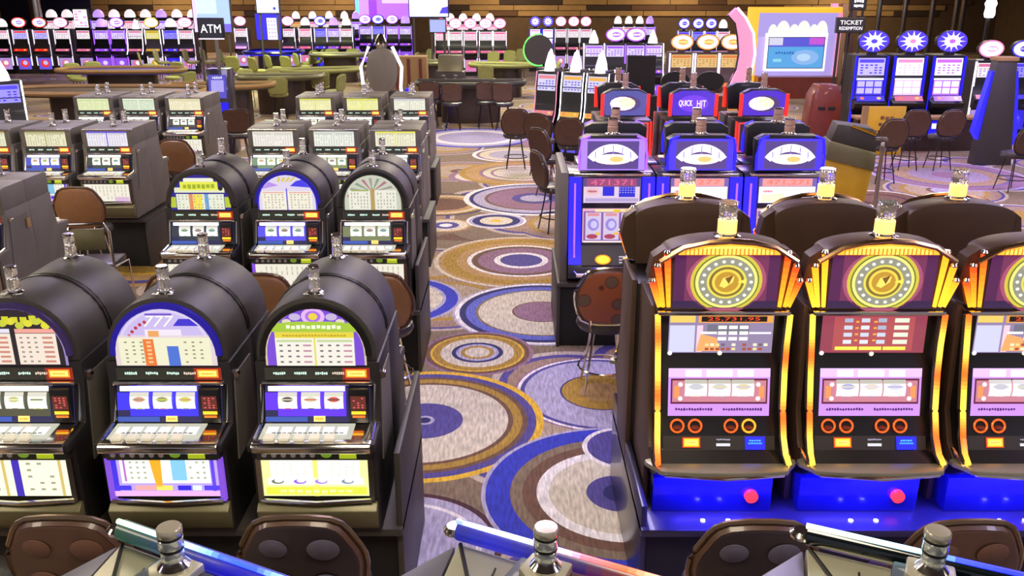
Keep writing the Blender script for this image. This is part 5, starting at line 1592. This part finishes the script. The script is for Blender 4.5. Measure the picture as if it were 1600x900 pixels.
# brown striped shuffler cabinet, pit podium
t = thing('pit_cabinet', 'tan striped cabinet right of the curved game cabinet', 'cabinet', (xat(638, 95, 23.0), 23.0, 0))
MB().box(-.45, .45, 0, .5, 0, 1.45).build('body', 'strip_tan', t, bevel=.01)
for x in (-.3, 0, .3):
    MB().box(x - .04, x + .04, -.015, .0, .5, 1.4).build('stripe', 'wood_red', t)
t = thing('pit_podium', 'dark brown pit podium with lit cream drawer', 'podium', (xat(703, 110, 22.6), 22.6, 0))
MB().box(-.36, .36, 0, .5, 0, 1.12).build('body', 'wood_dark', t, bevel=.01)
MB().prism([(-.02, 1.12), (.5, 1.12), (.5, 1.5), (.2, 1.5)], 'x', -.3, .3).build('desk_top', 'cab_olive', t, bevel=.01)
p = Print((0, -.006, .68)); p.rect(-.24, .24, -.1, .1, 'e0d4a0'); p.rect(-.006, .006, -.1, .1, 'a09060', 1); p.rect(-.13, -.12, -.1, .1, 'a09060', 1); p.build('drawer', 'lit', t)
# slatted columns on the right of the redemption sign
for i, (px, m_) in enumerate(((1300, 'pink_led'), (1316, 'strip_tan'), (1330, 'strip_brown'))):
    tag(MB().box(xat(px, 60, 30.4) - .1, xat(px, 60, 30.4) + .1, 30.4, 30.6, 0, 2.6).build('column', m_, bevel=.01), ('narrow glowing pink column right of the kiosk', 'narrow tan column right of the pink column', 'narrow brown column beside the flower-topped machines')[i], 'column')
for i, px in enumerate((1372, 1412, 1455, 1492, 1503)):
    tag(MB().box(xat(px, 40, 34) - .07, xat(px, 40, 34) + .07, 34, 34.15, 0, 4.7).build('column', 'steel', bevel=.01), 'slim grey column behind the flower-topped machines, %s from the left' % ordn[i], 'column', 'slim grey columns')
t = thing('wall_lamp', 'bright white wall lamp at the upper right', 'lamp', (xat(1546, 22, 29.0), 29.0, 0))
MB().box(-.04, .04, 0, .1, 0, 2.35).build('post', 'cab_dark', t)
MB().lathe([(.12, 0), (.16, .1), (.14, .3), (.18, .42), (.1, .6), (.02, .62)], 12, (0, 0, 2.2)).build('lamp_shade', 'white_led', t)
tag(MB().box(-23, -18.9, 41.8, 42.0, 0, 3.0).build('partition', 'cab_blueblack', bevel=.01), 'dark partition at the upper left behind the slot machines', 'partition')
tag(MB().lathe([(.22, 0), (.22, 4.7)], 16, (xat(56, 20, 37.5), 37.5, 0)).build('round_column', 'steel'), 'pale round column at the upper left', 'column')
# wheel edge glowing green beside the rosette machines
t = thing('money_wheel', 'dark round wheel with a green glowing rim', 'wheel', (xat(842, 80, 21.5), 21.5, 0))
MB().discy((0, 0, zat(78, 21.5)), .34, .08, 24).build('disc', 'cab_dark', t)
MB().tube([(.36 * math.cos(R(a)), -.01, zat(78, 21.5) + .36 * math.sin(R(a))) for a in range(80, 290, 12)], .016, 6).build('rim_light', 'green_led', t)
MB().box(-.05, .05, .08, .16, 0, zat(78, 21.5)).build('stand', 'cab_dark', t)
